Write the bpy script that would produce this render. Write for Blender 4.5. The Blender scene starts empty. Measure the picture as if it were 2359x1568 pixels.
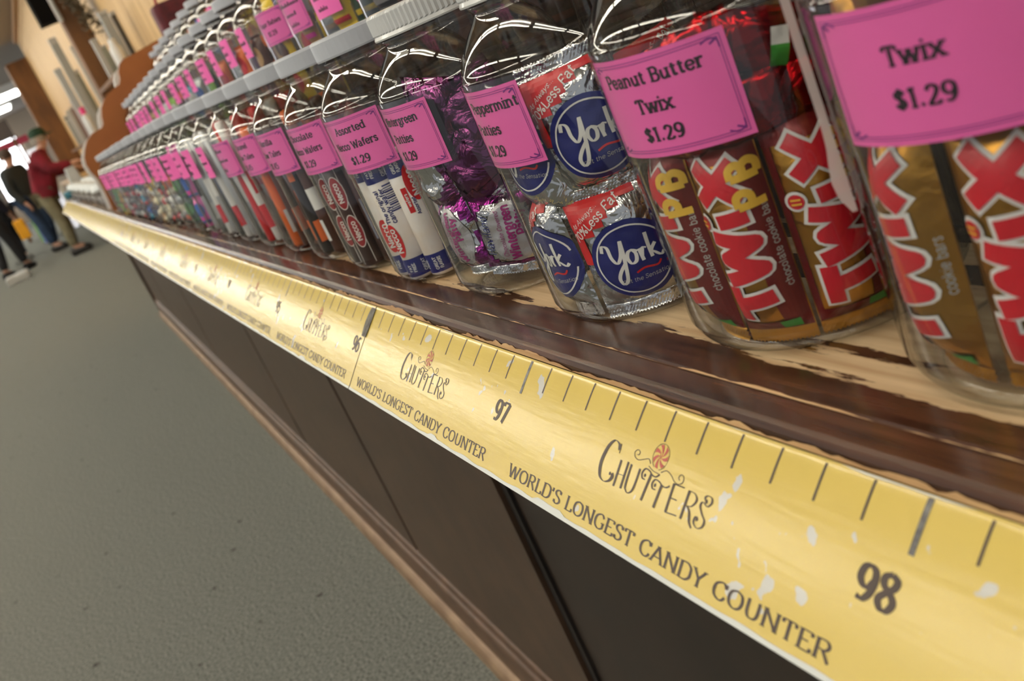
import bpy, bmesh, math, random
from mathutils import Vector, Matrix, noise
random.seed(11)
SC = bpy.context.scene
COL = SC.collection
PI = math.pi
R_ = math.radians

# ------------------------------------------------------------------ camera
F_PX, W_PX = 2442.0, 2359.0
cam_d = bpy.data.cameras.new('camera')
cam_d.sensor_fit = 'HORIZONTAL'
cam_d.sensor_width = 36.0
cam_d.lens = 36.0 * F_PX / W_PX
cam_d.clip_start = 0.02
cam_d.clip_end = 200
cam = bpy.data.objects.new('camera', cam_d)
COL.objects.link(cam)
_r = Vector((0.4189, 0.8199, -0.3905)).normalized()
_f = Vector((-0.8983, 0.3122, -0.3099)).normalized()
_d = _f.cross(_r).normalized()
_r = _d.cross(_f).normalized()
M = Matrix((_r, -_d, -_f)).transposed().to_4x4()
M.translation = Vector((0.8615, -0.2021, 0.2103))
cam.matrix_world = M
SC.camera = cam
cam_d.dof.use_dof = True
cam_d.dof.focus_distance = 0.66
cam_d.dof.aperture_fstop = 12.5
SC.view_settings.view_transform = 'Standard'
SC.view_settings.look = 'None'
SC.view_settings.gamma = 1.0
SC.view_settings.exposure = 0.0
SC.view_settings.use_curve_mapping = False
SC.cycles.transparent_max_bounces = 40
SC.cycles.max_bounces = 8
SC.cycles.use_adaptive_sampling = True
SC.cycles.adaptive_threshold = 0.02
SC.cycles.caustics_reflective = False
SC.cycles.caustics_refractive = False
SC.cycles.sample_clamp_indirect = 4.0
SC.cycles.use_denoising = True

# ------------------------------------------------------------------ world: dim light of the big open shop
FLOOR_Z = -0.90
CEIL_Z = 2.05
wd = bpy.data.worlds.new('world')
SC.world = wd
wd.use_nodes = True
wd.node_tree.nodes['Background'].inputs[0].default_value = (0.95, 0.97, 1.0, 1)
wd.node_tree.nodes['Background'].inputs[1].default_value = 0.42

# ------------------------------------------------------------------ colour and materials
def lin(c):
    if isinstance(c, str):
        c = tuple(int(c[i:i + 2], 16) for i in (0, 2, 4))
    o = []
    for v in c[:3]:
        v /= 255.0
        o.append(v / 12.92 if v <= 0.04045 else ((v + 0.055) / 1.055) ** 2.4)
    return (o[0], o[1], o[2], 1.0)

def nd(m, t, **kw):
    n = m.node_tree.nodes.new(t)
    for k, v in kw.items():
        setattr(n, k, v)
    return n

MATS = {}
def mat(name, col, rough=0.5, metal=0.0, bump=0.0, bscale=60.0, coat=0.0, spec=0.5, vary=None, vscale=20.0, emit=0.0, stretch=(1, 1, 1), alpha=1.0):
    """principled material with optional noise bump and a second colour mixed in by noise (object space)"""
    if name in MATS:
        return MATS[name]
    m = bpy.data.materials.new(name)
    m.use_nodes = True
    b = m.node_tree.nodes['Principled BSDF']
    L = m.node_tree.links.new
    b.inputs['Base Color'].default_value = lin(col)
    b.inputs['Roughness'].default_value = rough
    b.inputs['Metallic'].default_value = metal
    b.inputs['Specular IOR Level'].default_value = spec
    b.inputs['Coat Weight'].default_value = coat
    b.inputs['Coat Roughness'].default_value = 0.08
    b.inputs['Alpha'].default_value = alpha
    if emit:
        b.inputs['Emission Color'].default_value = lin(col)
        b.inputs['Emission Strength'].default_value = emit
    if bump or vary:
        tc = nd(m, 'ShaderNodeTexCoord')
        mp = nd(m, 'ShaderNodeMapping')
        mp.inputs['Scale'].default_value = stretch
        L(tc.outputs['Object'], mp.inputs[0])
    if vary:
        n = nd(m, 'ShaderNodeTexNoise')
        n.inputs['Scale'].default_value = vscale
        n.inputs['Detail'].default_value = 5
        L(mp.outputs[0], n.inputs['Vector'])
        r = nd(m, 'ShaderNodeValToRGB')
        r.color_ramp.elements[0].position = 0.35
        r.color_ramp.elements[1].position = 0.65
        r.color_ramp.elements[0].color = lin(col)
        r.color_ramp.elements[1].color = lin(vary)
        L(n.outputs['Fac'], r.inputs[0])
        L(r.outputs[0], b.inputs['Base Color'])
    if bump:
        n2 = nd(m, 'ShaderNodeTexNoise')
        n2.inputs['Scale'].default_value = bscale
        n2.inputs['Detail'].default_value = 3
        L(mp.outputs[0], n2.inputs['Vector'])
        bp = nd(m, 'ShaderNodeBump')
        bp.inputs['Strength'].default_value = bump
        bp.inputs['Distance'].default_value = 0.004
        L(n2.outputs['Fac'], bp.inputs['Height'])
        L(bp.outputs[0], b.inputs['Normal'])
    MATS[name] = m
    return m

def glass_mat(name, tint, edge, refl=1.0, rough=0.015):
    """thin clear glass: mostly see-through, Schlick reflection, darker towards the grazing edge"""
    m = bpy.data.materials.new(name)
    m.use_nodes = True
    nt = m.node_tree
    nt.nodes.clear()
    L = nt.links.new
    out = nd(m, 'ShaderNodeOutputMaterial')
    lw = nd(m, 'ShaderNodeLayerWeight')
    lw.inputs['Blend'].default_value = 0.5
    p5 = nd(m, 'ShaderNodeMath', operation='POWER'); p5.inputs[1].default_value = 3.2
    L(lw.outputs['Facing'], p5.inputs[0])
    mul = nd(m, 'ShaderNodeMath', operation='MULTIPLY_ADD'); mul.inputs[1].default_value = 0.75 * refl; mul.inputs[2].default_value = 0.06 * refl
    L(p5.outputs[0], mul.inputs[0])
    mixc = nd(m, 'ShaderNodeMix', data_type='RGBA')
    L(p5.outputs[0], mixc.inputs['Factor'])
    mixc.inputs['A'].default_value = tint
    mixc.inputs['B'].default_value = edge
    tr = nd(m, 'ShaderNodeBsdfTransparent')
    L(mixc.outputs['Result'], tr.inputs[0])
    gl = nd(m, 'ShaderNodeBsdfGlossy')
    gl.inputs['Roughness'].default_value = rough
    mx = nd(m, 'ShaderNodeMixShader')
    L(mul.outputs[0], mx.inputs[0]); L(tr.outputs[0], mx.inputs[1]); L(gl.outputs[0], mx.inputs[2])
    L(mx.outputs[0], out.inputs[0])
    return m

# ------------------------------------------------------------------ objects
def tag(o, label=None, cat=None, group=None, kind=None):
    if label: o['label'] = label
    if cat: o['category'] = cat
    if group: o['group'] = group
    if kind: o['kind'] = kind
    return o

def empty(name, loc=(0, 0, 0), rz=0.0):
    o = bpy.data.objects.new(name, None)
    o.empty_display_size = 0.05
    o.location = loc
    o.rotation_euler = (0, 0, rz)
    COL.objects.link(o)
    return o

def dup(o, parent=None):
    """a thing with copies of its parts and sub-parts, sharing mesh data"""
    c = o.copy()
    COL.objects.link(c)
    if parent is not None:
        c.parent = parent
    for ch in o.children:
        dup(ch, c)
    return c

class MB:
    def __init__(s):
        s.v = []; s.f = []
    def add(s, vs, fs):
        b = len(s.v)
        s.v += [tuple(p) for p in vs]
        s.f += [tuple(i + b for i in f) for f in fs]
        return s
    def box(s, lo, hi, rot=None, piv=(0, 0, 0)):
        (a, b, c), (d, e, f) = lo, hi
        vs = [(a, b, c), (d, b, c), (d, e, c), (a, e, c), (a, b, f), (d, b, f), (d, e, f), (a, e, f)]
        if rot is not None:
            p = Vector(piv); vs = [rot @ (Vector(v) - p) + p for v in vs]
        return s.add(vs, [(0, 3, 2, 1), (4, 5, 6, 7), (0, 1, 5, 4), (1, 2, 6, 5), (2, 3, 7, 6), (3, 0, 4, 7)])
    def lathe(s, prof, n=48, c=(0, 0, 0), rib=None):
        vs = []; fs = []
        for (r, z) in prof:
            for i in range(n):
                a = 2 * PI * i / n
                rr = r * (1 + (rib(i, z) if rib else 0))
                vs.append((c[0] + rr * math.cos(a), c[1] + rr * math.sin(a), c[2] + z))
        for j in range(len(prof) - 1):
            for i in range(n):
                k = (i + 1) % n
                fs.append((j * n + i, j * n + k, (j + 1) * n + k, (j + 1) * n + i))
        return s.add(vs, fs)
    def grid(s, fn, nu, nv, flip=False):
        vs = [fn(i / nu, j / nv) for j in range(nv + 1) for i in range(nu + 1)]
        fs = []
        for j in range(nv):
            for i in range(nu):
                a = j * (nu + 1) + i
                q = (a, a + 1, a + nu + 2, a + nu + 1)
                fs.append(q[::-1] if flip else q)
        return s.add(vs, fs)
    def tube(s, pts, r, n=8, cap=True):
        pts = [Vector(p) for p in pts]
        rs = r if isinstance(r, (list, tuple)) else [r] * len(pts)
        vs = []; fs = []
        up = Vector((0.13, 0.21, 0.97))
        for i, p in enumerate(pts):
            t = (pts[min(i + 1, len(pts) - 1)] - pts[max(i - 1, 0)]).normalized()
            a = t.cross(up)
            if a.length < 1e-3: a = t.cross(Vector((1, 0, 0)))
            a.normalize(); b = t.cross(a)
            for k in range(n):
                w = 2 * PI * k / n
                vs.append(p + (a * math.cos(w) + b * math.sin(w)) * rs[i])
        for i in range(len(pts) - 1):
            for k in range(n):
                l = (k + 1) % n
                fs.append((i * n + k, i * n + l, (i + 1) * n + l, (i + 1) * n + k))
        if cap:
            fs.append(tuple(range(n))[::-1]); fs.append(tuple((len(pts) - 1) * n + k for k in range(n)))
        return s.add(vs, fs)
    def prism(s, poly, fn):
        """closed outline extruded: fn(p, side) gives the 3-D point for side 0/1"""
        n = len(poly)
        vs = [fn(p, 0) for p in poly] + [fn(p, 1) for p in poly]
        fs = [tuple(range(n))[::-1], tuple(range(n, 2 * n))]
        for i in range(n):
            k = (i + 1) % n
            fs.append((i, k, n + k, n + i))
        return s.add(vs, fs)
    def build(s, name, m, parent=None, smooth=False, fix=False):
        me = bpy.data.meshes.new(name)
        me.from_pydata([tuple(v) for v in s.v], [], s.f)
        if fix:
            bm = bmesh.new(); bm.from_mesh(me)
            bmesh.ops.recalc_face_normals(bm, faces=bm.faces)
            bm.to_mesh(me); bm.free()
        me.materials.append(m)
        if smooth:
            for p in me.polygons: p.use_smooth = True
        o = bpy.data.objects.new(name, me)
        COL.objects.link(o)
        if parent is not None: o.parent = parent
        return o

def bevel(o, w, seg=2):
    bm = bmesh.new(); bm.from_mesh(o.data)
    bmesh.ops.bevel(bm, geom=bm.edges[:], offset=w, segments=seg, affect='EDGES', profile=0.6)
    bm.to_mesh(o.data); bm.free()
    return o

# ------------------------------------------------------------------ drawn lettering: every stroke is a ribbon
def spline(pts, step=5):
    if len(pts) < 3: return pts
    P = [pts[0]] + list(pts) + [pts[-1]]
    o = []
    for i in range(1, len(P) - 2):
        p0, p1, p2, p3 = P[i - 1], P[i], P[i + 1], P[i + 2]
        for k in range(step):
            t = k / step
            o.append(tuple(0.5 * (2 * p1[a] + (p2[a] - p0[a]) * t + (2 * p0[a] - 5 * p1[a] + 4 * p2[a] - p3[a]) * t * t + (3 * p1[a] - p0[a] - 3 * p2[a] + p3[a]) * t ** 3) for a in (0, 1)))
    o.append(pts[-1])
    return o

def seg_pts(pts, maxlen):
    o = [pts[0]]
    for a, b in zip(pts, pts[1:]):
        n = max(1, int(math.hypot(b[0] - a[0], b[1] - a[1]) / maxlen))
        for k in range(1, n + 1):
            o.append((a[0] + (b[0] - a[0]) * k / n, a[1] + (b[1] - a[1]) * k / n))
    return o

class Ink:
    """collects flat polygons in (x, y); out() lays them on a surface"""
    def __init__(s): s.v = []; s.f = []
    def poly(s, pts):
        b = len(s.v); s.v += list(pts); s.f.append(tuple(range(b, b + len(pts))))
    def ribbon(s, pts, wfn, maxlen=1.0, joint=True):
        pts = seg_pts(pts, maxlen)
        n = len(pts)
        off = []
        for i in range(n):
            a = pts[max(i - 1, 0)]; c = pts[min(i + 1, n - 1)]; p = pts[i]
            dx, dy = c[0] - a[0], c[1] - a[1]
            l = math.hypot(dx, dy) or 1e-9
            off.append((dx / l, dy / l))
        for i in range(n - 1):
            a, b = pts[i], pts[i + 1]
            dx, dy = b[0] - a[0], b[1] - a[1]
            l = math.hypot(dx, dy)
            if l < 1e-9: continue
            sd = (dx / l, dy / l)
            def nrm(t):
                if t[0] * sd[0] + t[1] * sd[1] < 0.8: t = sd
                return t
            t0, t1 = nrm(off[i]), nrm(off[i + 1])
            w0, w1 = wfn(t0) / 2, wfn(t1) / 2
            s.poly([(a[0] + t0[1] * w0, a[1] - t0[0] * w0), (b[0] + t1[1] * w1, b[1] - t1[0] * w1), (b[0] - t1[1] * w1, b[1] + t1[0] * w1), (a[0] - t0[1] * w0, a[1] + t0[0] * w0)])
            if joint and i > 0:
                q = pts[i - 1]
                ex, ey = a[0] - q[0], a[1] - q[1]
                m = math.hypot(ex, ey) or 1e-9
                if (ex * dx + ey * dy) / (m * l) < 0.8:
                    s.disc(a, min(wfn((ex / m, ey / m)), wfn(sd)) / 2, 8)
    def disc(s, c, r, n=12, ry=None):
        ry = r if ry is None else ry
        s.poly([(c[0] + r * math.cos(2 * PI * k / n), c[1] + ry * math.sin(2 * PI * k / n)) for k in range(n)])
    def rect(s, x0, y0, x1, y1, nx=1, ny=1):
        for i in range(nx):
            for j in range(ny):
                a, b = x0 + (x1 - x0) * i / nx, x0 + (x1 - x0) * (i + 1) / nx
                c, d = y0 + (y1 - y0) * j / ny, y0 + (y1 - y0) * (j + 1) / ny
                s.poly([(a, c), (b, c), (b, d), (a, d)])
    def fine(s, size):
        """split large polygons so that they follow a curved skin"""
        v, f = s.v, s.f
        s.v, s.f = [], []
        for q in f:
            P = [v[i] for i in q]
            if len(P) == 4:
                n = max(1, math.ceil(max(math.dist(P[0], P[1]), math.dist(P[2], P[3])) / size)); m = max(1, math.ceil(max(math.dist(P[1], P[2]), math.dist(P[3], P[0])) / size))
                at = lambda a, b: tuple((P[0][k] * (1 - a) + P[1][k] * a) * (1 - b) + (P[3][k] * (1 - a) + P[2][k] * a) * b for k in (0, 1))
                for i in range(n):
                    for j in range(m):
                        s.poly([at(i / n, j / m), at((i + 1) / n, j / m), at((i + 1) / n, (j + 1) / m), at(i / n, (j + 1) / m)])
            elif len(P) > 4 and math.dist(P[0], P[len(P) // 2]) > size:
                c = tuple(sum(p[k] for p in P) / len(P) for k in (0, 1))
                md = [tuple((p[k] + c[k]) / 2 for k in (0, 1)) for p in P]
                for i in range(len(P)):
                    j = (i + 1) % len(P)
                    s.poly([P[i], P[j], md[j], md[i]]); s.poly([md[i], md[j], c])
            else: s.poly(P)
        return s
    def out(s, fn, mb=None):
        mb = mb or MB()
        return mb.add([fn(*p) for p in s.v], s.f)

# glyphs: cap height 7, x-height 4.8; L = straight strokes, C = smooth strokes
GL = {
'A': (6.4, 'L.4,0 3.2,7|L3.2,7 6,0|L1.5,2.3 4.9,2.3'), 'B': (5.6, 'L1,0 1,7|C1,7 3.6,7 4.7,5.3 3.6,3.7 1,3.7|C1,3.7 3.9,3.6 5.1,1.9 3.9,0 1,0'),
'C': (6.2, 'C5.6,5.2 4.6,6.8 3.2,7 1.2,5.8 .6,3.5 1.2,1.2 3.2,0 4.8,.4 5.7,1.9|L5.6,7 5.6,5.2'), 'D': (6.4, 'L1,0 1,7|C1,7 3.8,7 5.6,5.6 5.9,3.5 5.6,1.4 3.8,0 1,0'),
'E': (5.4, 'L1,0 1,7|L1,7 4.8,7|L1,3.6 3.9,3.6|L1,0 5,0|L4.8,7 4.8,5.6|L5,0 5,1.5'), 'F': (5.2, 'L1,0 1,7|L1,7 4.8,7|L1,3.6 3.9,3.6|L4.8,7 4.8,5.6'),
'G': (6.6, 'C5.6,5.4 4.6,6.8 3.2,7 1.2,5.8 .6,3.5 1.2,1.2 3.2,0 4.8,.3 5.7,1|L5.7,.6 5.7,3|L4.4,3 6.4,3'), 'I': (2.4, 'L1.2,0 1.2,7'),
'L': (5, 'L1,0 1,7|L1,0 4.7,0|L4.7,0 4.7,1.6'), 'M': (7.4, 'L1,0 1,7|L1,7 3.7,1.6|L3.7,1.6 6.4,7|L6.4,7 6.4,0'), 'N': (6.8, 'L1,0 1,7|L1,7 5.8,0|L5.8,0 5.8,7'),
'O': (6.8, 'C3.4,7 1.3,6 .6,3.5 1.3,1 3.4,0 5.5,1 6.2,3.5 5.5,6 3.4,7'), 'P': (5.4, 'L1,0 1,7|C1,7 3.8,7 5,5.3 3.8,3.4 1,3.4'), 'R': (6, 'L1,0 1,7|C1,7 3.8,7 4.9,5.4 3.8,3.7 1,3.7|L3,3.6 5.6,-.3'),
'S': (5, 'C4.3,5.4 3.6,6.8 2.4,7 1,6.3 .8,5.1 1.7,4.1 3.3,3.3 4.3,2.2 4.1,.8 2.6,0 1.2,.3 .6,1.6|L4.3,6.8 4.3,5.3|L.6,.2 .6,1.7'), 'T': (5.8, 'L2.9,0 2.9,7|L.5,7 5.3,7|L.5,7 .5,5.5|L5.3,7 5.3,5.5'),
'U': (6.6, 'C1.2,7 1.2,2.4 2,.4 3.4,0 4.8,.5 5.5,2.4 5.5,7'), 'V': (6.2, 'L.4,7 3.1,0|L3.1,0 5.8,7'), 'W': (9, 'L.4,7 2.6,0|L2.6,0 4.5,6.6|L4.5,6.6 6.4,0|L6.4,0 8.6,7'), 'Y': (6, 'L.4,7 3,3.3|L5.6,7 3,3.3|L3,3.3 3,0'),
'K': (6, 'L1,0 1,7|L5.2,7 1.2,3|L2.4,4.2 5.6,0'), 'H': (6.8, 'L1,0 1,7|L5.8,0 5.8,7|L1,3.6 5.8,3.6'),
'a': (5, 'C.9,3.9 1.6,4.7 2.7,4.8 3.7,4.1 3.8,3 3.8,1 4.2,.1 4.9,.2|C3.8,2.8 1.8,2.5 .7,1.4 1.3,.2 2.5,.1 3.8,1.3'), 'b': (5.2, 'L1,0 1,7|C1,3.6 2.2,4.8 3.8,4.4 4.6,2.4 3.8,.4 2.2,0 1,1.2'),
'c': (4.6, 'C4,3.6 3.2,4.7 1.8,4.6 .7,3.2 .8,1.4 1.9,.1 3.2,.1 4.2,1.2'), 'd': (5.4, 'L4.2,0 4.2,7|C4.2,3.6 3,4.8 1.4,4.4 .6,2.4 1.4,.4 3,0 4.2,1.2'),
'e': (4.8, 'C.8,2.5 4.2,2.6 3.9,4.2 2.5,4.8 1.1,4.1 .6,2.4 1.2,.6 2.7,0 4.2,1.1'), 'f': (3.4, 'C3.4,6.4 2.7,7 1.7,6.6 1.5,5.4 1.5,0|L.3,4.8 3,4.8'),
'g': (5, 'C4.2,4.6 2.4,4.8 .8,3.6 1.2,1.8 2.6,1.4 3.9,2.6 3.7,4 2.4,4.8|C1.4,1.7 .9,.8 2.2,.4 4.2,-.2 4.2,-1.5 2.3,-2.1 .7,-1.5 1,-.3 2,.3'), 'h': (5.6, 'L1,0 1,7|C1,3.4 2.4,4.8 4,4.3 4.4,3 4.4,0'),
'i': (2.4, 'L1.2,0 1.2,4.8|D1.2,6.6,.65'), 'k': (5.2, 'L1,0 1,7|L4.4,4.8 1.2,2|L2.2,2.9 4.8,0'), 'l': (2.4, 'L1.2,0 1.2,7'), 'm': (8, 'L1,0 1,4.8|C1,3.4 2.2,4.8 3.5,4.2 3.9,3 3.9,0|C3.9,3.4 5.1,4.8 6.4,4.2 6.9,3 6.9,0'),
'n': (5.6, 'L1,0 1,4.8|C1,3.4 2.4,4.8 4,4.3 4.4,3 4.4,0'), 'o': (5, 'C2.5,4.8 1,4 .6,2.4 1,.8 2.5,0 4,.8 4.4,2.4 4,4 2.5,4.8'), 'p': (5.2, 'L1,-2 1,4.8|C1,3.6 2.2,4.8 3.8,4.4 4.6,2.4 3.8,.4 2.2,0 1,1.2'),
'r': (4, 'L1.1,0 1.1,4.8|C1.1,3 2,4.5 3,4.8 3.8,4.2'), 's': (4, 'C3.4,3.7 2.7,4.7 1.7,4.8 .8,3.9 1.3,2.9 2.9,2.1 3.4,1.2 2.7,.1 1.6,0 .6,1.1'), 't': (3.6, 'C1.6,6.4 1.6,1.4 2,.2 3.4,.5|L.3,4.8 3.2,4.8'),
'u': (5.6, 'C1,4.8 1,1.6 1.6,.2 2.8,.1 4.3,1.6|L4.3,4.8 4.3,0'), 'v': (5, 'L.4,4.8 2.5,0|L2.5,0 4.6,4.8'), 'w': (7.4, 'L.4,4.8 2.1,0|L2.1,0 3.7,4.6|L3.7,4.6 5.3,0|L5.3,0 7,4.8'), 'x': (5.2, 'L.6,4.8 4.6,0|L4.6,4.8 .6,0'), 'y': (5, 'L.4,4.8 2.6,0|L4.6,4.8 2.6,0 1.8,-1.7 .6,-1.9'),
'$': (5, 'C4.2,5.2 3.5,6.3 2.4,6.5 1,5.8 .9,4.7 1.8,3.9 3.2,3.2 4.1,2.2 3.9,1 2.6,.4 1.3,.7 .7,1.8|L2.5,-.6 2.5,7.6'), '%': (6.4, 'C1.6,6.8 .7,5.4 1.6,4 2.5,5.4 1.6,6.8|C4.8,3 3.9,1.6 4.8,.2 5.7,1.6 4.8,3|L1,0 5.4,7'),
"'": (1.8, 'L.9,7 .7,5'), '.': (2.2, 'D1.1,.6,.75'), '-': (3.4, 'L.5,2.4 2.9,2.4'),
'0': (5.2, 'C2.6,7 1,5.8 .6,3.5 1,1.2 2.6,0 4.2,1.2 4.6,3.5 4.2,5.8 2.6,7'), '1': (3.6, 'L2,0 2,7|L2,7 .7,6'), '2': (5.2, 'C.8,5.2 1.4,6.6 2.6,7 4,6.2 4.1,4.8 3,2.8 .7,0|L.7,0 4.6,0|L4.6,0 4.6,1.2'),
'3': (5, 'C.8,5.6 1.6,6.9 3,6.8 3.9,5.5 3.2,4 2,3.7|C2,3.7 3.6,3.5 4.4,1.9 3.3,.2 1.6,.1 .6,1.4'), '4': (5.2, 'L3.4,0 3.4,7|L3.4,7 .5,2|L.5,2 4.8,2'), '5': (5, 'L1.2,7 4.2,7|L1.2,7 1,3.9|C1,3.9 2.6,4.5 4.2,3.4 4.2,1.4 2.9,.1 1.4,.1 .6,1.2'),
'6': (5.2, 'C4.2,6.3 2.6,6.8 1.1,5 .7,2.6 1.3,.6 2.7,0 4.2,.9 4.4,2.6 3.3,4.1 1.9,4 .8,2.6'), '7': (5, 'L.6,7 4.5,7|L4.5,7 1.9,0|L.6,7 .6,5.7'), '8': (5.2, 'C2.6,7 1.1,6.2 1.3,4.6 3.4,3.2 4.4,1.7 3.4,.1 1.8,.1 .8,1.7 2.2,3.3 3.8,4.7 4,6.1 2.6,7'),
'9': (5.2, 'C4.3,4.2 3.2,2.8 1.8,3 .8,4.4 1.2,6.3 2.6,7 4.1,6.2 4.5,4.2 4,1.8 2.6,.3 1,.5'), ' ': (2.8, ''),
}
_gcache = {}
def strokes(ch):
    if ch not in _gcache:
        w, d = GL[ch]
        o = []
        for part in d.split('|'):
            if not part: continue
            k = part[0]
            nums = part[1:].split()
            if k == 'D':
                o.append(('D', tuple(float(x) for x in nums[0].split(','))))
                continue
            p = [tuple(float(x) for x in q.split(',')) for q in nums]
            o.append((k, spline(p, 4) if k == 'C' else p))
        _gcache[ch] = (w, o)
    return _gcache[ch]

def text_width(t, gap=0.35):
    return sum(strokes(c)[0] + gap for c in t) - gap

def write(ink, t, x, y, h, thick=1.5, thin=0.8, serif=2.6, sthk=0.75, sx=1.0, gap=0.35, align='c', slant=0.0, rot=0.0, maxlen=1.6):
    """draw text t with cap height h; align c/l/r about x; baseline y"""
    s = h / 7.0
    wtot = text_width(t, gap) * s * sx
    x0 = {'c': -wtot / 2, 'l': 0.0, 'r': -wtot}[align]
    cr, sr = math.cos(rot), math.sin(rot)
    g = Ink()
    pen = 0.0
    wf = lambda d: thin + (thick - thin) * abs(d[1])
    for ch in t:
        w, st = strokes(ch)
        loc = Ink()
        for k, p in st:
            if k == 'D':
                loc.disc((p[0], p[1]), p[2] * max(0.6, thick / 1.5), 8)
                continue
            loc.ribbon(p, wf, maxlen)
            if serif:
                for e, q in ((p[0], p[1]), (p[-1], p[-2])):
                    if k == 'L' and abs(e[1] - q[1]) > 2.2 and ch not in "$%.'" and min(abs(e[1] - yy) for yy in (0, 4.8, 7, -2)) < 0.25:
                        loc.rect(e[0] - serif / 2, e[1] - sthk / 2, e[0] + serif / 2, e[1] + sthk / 2)
        b = len(g.v)
        g.v += [(px + pen, py) for px, py in loc.v]
        g.f += [tuple(i + b for i in f) for f in loc.f]
        pen += w + gap
    b = len(ink.v)
    for px, py in g.v:
        X = x0 + (px + slant * py) * s * sx
        Y = py * s
        ink.v.append((x + X * cr - Y * sr, y + X * sr + Y * cr))
    ink.f += [tuple(i + b for i in f) for f in g.f]
    return wtot

# ------------------------------------------------------------------ special materials
def wood_top_mat():
    """dark stained board, glossy varnish, worn through to pale wood where the jars slide"""
    m = bpy.data.materials.new('worn_dark_counter_wood')
    m.use_nodes = True
    L = m.node_tree.links.new
    b = m.node_tree.nodes['Principled BSDF']
    tc = nd(m, 'ShaderNodeTexCoord')
    mp = nd(m, 'ShaderNodeMapping'); mp.inputs['Scale'].default_value = (3.0, 60.0, 60.0)
    L(tc.outputs['Object'], mp.inputs[0])
    g = nd(m, 'ShaderNodeTexNoise'); g.inputs['Scale'].default_value = 3.0; g.inputs['Detail'].default_value = 6
    L(mp.outputs[0], g.inputs['Vector'])
    dk = nd(m, 'ShaderNodeValToRGB')
    dk.color_ramp.elements[0].color = lin((46, 28, 18)); dk.color_ramp.elements[1].color = lin((90, 57, 38))
    dk.color_ramp.elements[0].position = 0.3; dk.color_ramp.elements[1].position = 0.75
    L(g.outputs['Fac'], dk.inputs[0])
    tn = nd(m, 'ShaderNodeValToRGB')
    tn.color_ramp.elements[0].color = lin((176, 144, 108)); tn.color_ramp.elements[1].color = lin((214, 188, 150))
    tn.color_ramp.elements[0].position = 0.3; tn.color_ramp.elements[1].position = 0.7
    L(g.outputs['Fac'], tn.inputs[0])
    sep = nd(m, 'ShaderNodeSeparateXYZ'); L(tc.outputs['Object'], sep.inputs[0])
    # wear: a band along the counter where jars are pulled out, broken up by noise stretched along it
    band = nd(m, 'ShaderNodeValToRGB')
    e = band.color_ramp.elements
    e[0].position = 0.0; e[0].color = (0.0, 0.0, 0.0, 1); e[1].position = 0.012; e[1].color = (0, 0, 0, 1)
    for p, v in ((0.068, 0.0), (0.080, 0.0), (0.115, 0.05), (0.150, 0.42), (0.24, 0.62), (0.36, 0.56), (0.5, 0.45), (0.8, 0.25), (1.0, 0.1)):
        q = e.new(p); q.color = (v, v, v, 1)
    ym = nd(m, 'ShaderNodeMath', operation='MULTIPLY'); ym.inputs[1].default_value = 4.0
    L(sep.outputs['Y'], ym.inputs[0]); L(ym.outputs[0], band.inputs[0])
    mp2 = nd(m, 'ShaderNodeMapping'); mp2.inputs['Scale'].default_value = (5.0, 42.0, 42.0); mp2.inputs['Location'].default_value = (1.35, 0.2, 0)
    L(tc.outputs['Object'], mp2.inputs[0])
    w = nd(m, 'ShaderNodeTexNoise'); w.inputs['Scale'].default_value = 1.0; w.inputs['Detail'].default_value = 7; w.inputs['Roughness'].default_value = 0.62
    L(mp2.outputs[0], w.inputs['Vector'])
    # wear fades out far along the counter
    xr = nd(m, 'ShaderNodeMapRange'); xr.inputs['From Min'].default_value = -1.1; xr.inputs['From Max'].default_value = -0.2
    xr.inputs['To Min'].default_value = -0.25; xr.inputs['To Max'].default_value = 0.0
    L(sep.outputs['X'], xr.inputs['Value'])
    ad = nd(m, 'ShaderNodeMath', operation='MULTIPLY_ADD'); ad.inputs[1].default_value = 1.5; L(w.outputs['Fac'], ad.inputs[0]); L(band.outputs[0], ad.inputs[2])
    x2 = nd(m, 'ShaderNodeMapRange'); x2.inputs['From Min'].default_value = 0.12; x2.inputs['From Max'].default_value = 0.55
    x2.inputs['To Min'].default_value = 0.0; x2.inputs['To Max'].default_value = 0.2
    L(sep.outputs['X'], x2.inputs['Value'])
    x3 = nd(m, 'ShaderNodeMath', operation='MULTIPLY'); L(x2.outputs[0], x3.inputs[0]); L(band.outputs[0], x3.inputs[1])
    x4 = nd(m, 'ShaderNodeMath', operation='MULTIPLY_ADD'); x4.inputs[1].default_value = 1.25; L(x3.outputs[0], x4.inputs[0]); L(xr.outputs[0], x4.inputs[2])
    ad2 = nd(m, 'ShaderNodeMath', operation='ADD'); L(ad.outputs[0], ad2.inputs[0]); L(x4.outputs[0], ad2.inputs[1])
    th = nd(m, 'ShaderNodeMapRange'); th.inputs['From Min'].default_value = 1.235; th.inputs['From Max'].default_value = 1.26
    L(ad2.outputs[0], th.inputs['Value'])
    mx = nd(m, 'ShaderNodeMix', data_type='RGBA')
    L(th.outputs[0], mx.inputs['Factor']); L(dk.outputs[0], mx.inputs['A']); L(tn.outputs[0], mx.inputs['B'])
    L(mx.outputs['Result'], b.inputs['Base Color'])
    rr = nd(m, 'ShaderNodeMapRange'); rr.inputs['To Min'].default_value = 0.22; rr.inputs['To Max'].default_value = 0.6
    L(th.outputs[0], rr.inputs['Value']); L(rr.outputs[0], b.inputs['Roughness'])
    bp = nd(m, 'ShaderNodeBump'); bp.inputs['Strength'].default_value = 0.12; bp.inputs['Distance'].default_value = 0.001
    L(g.outputs['Fac'], bp.inputs['Height']); L(bp.outputs[0], b.inputs['Normal'])
    return m

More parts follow.
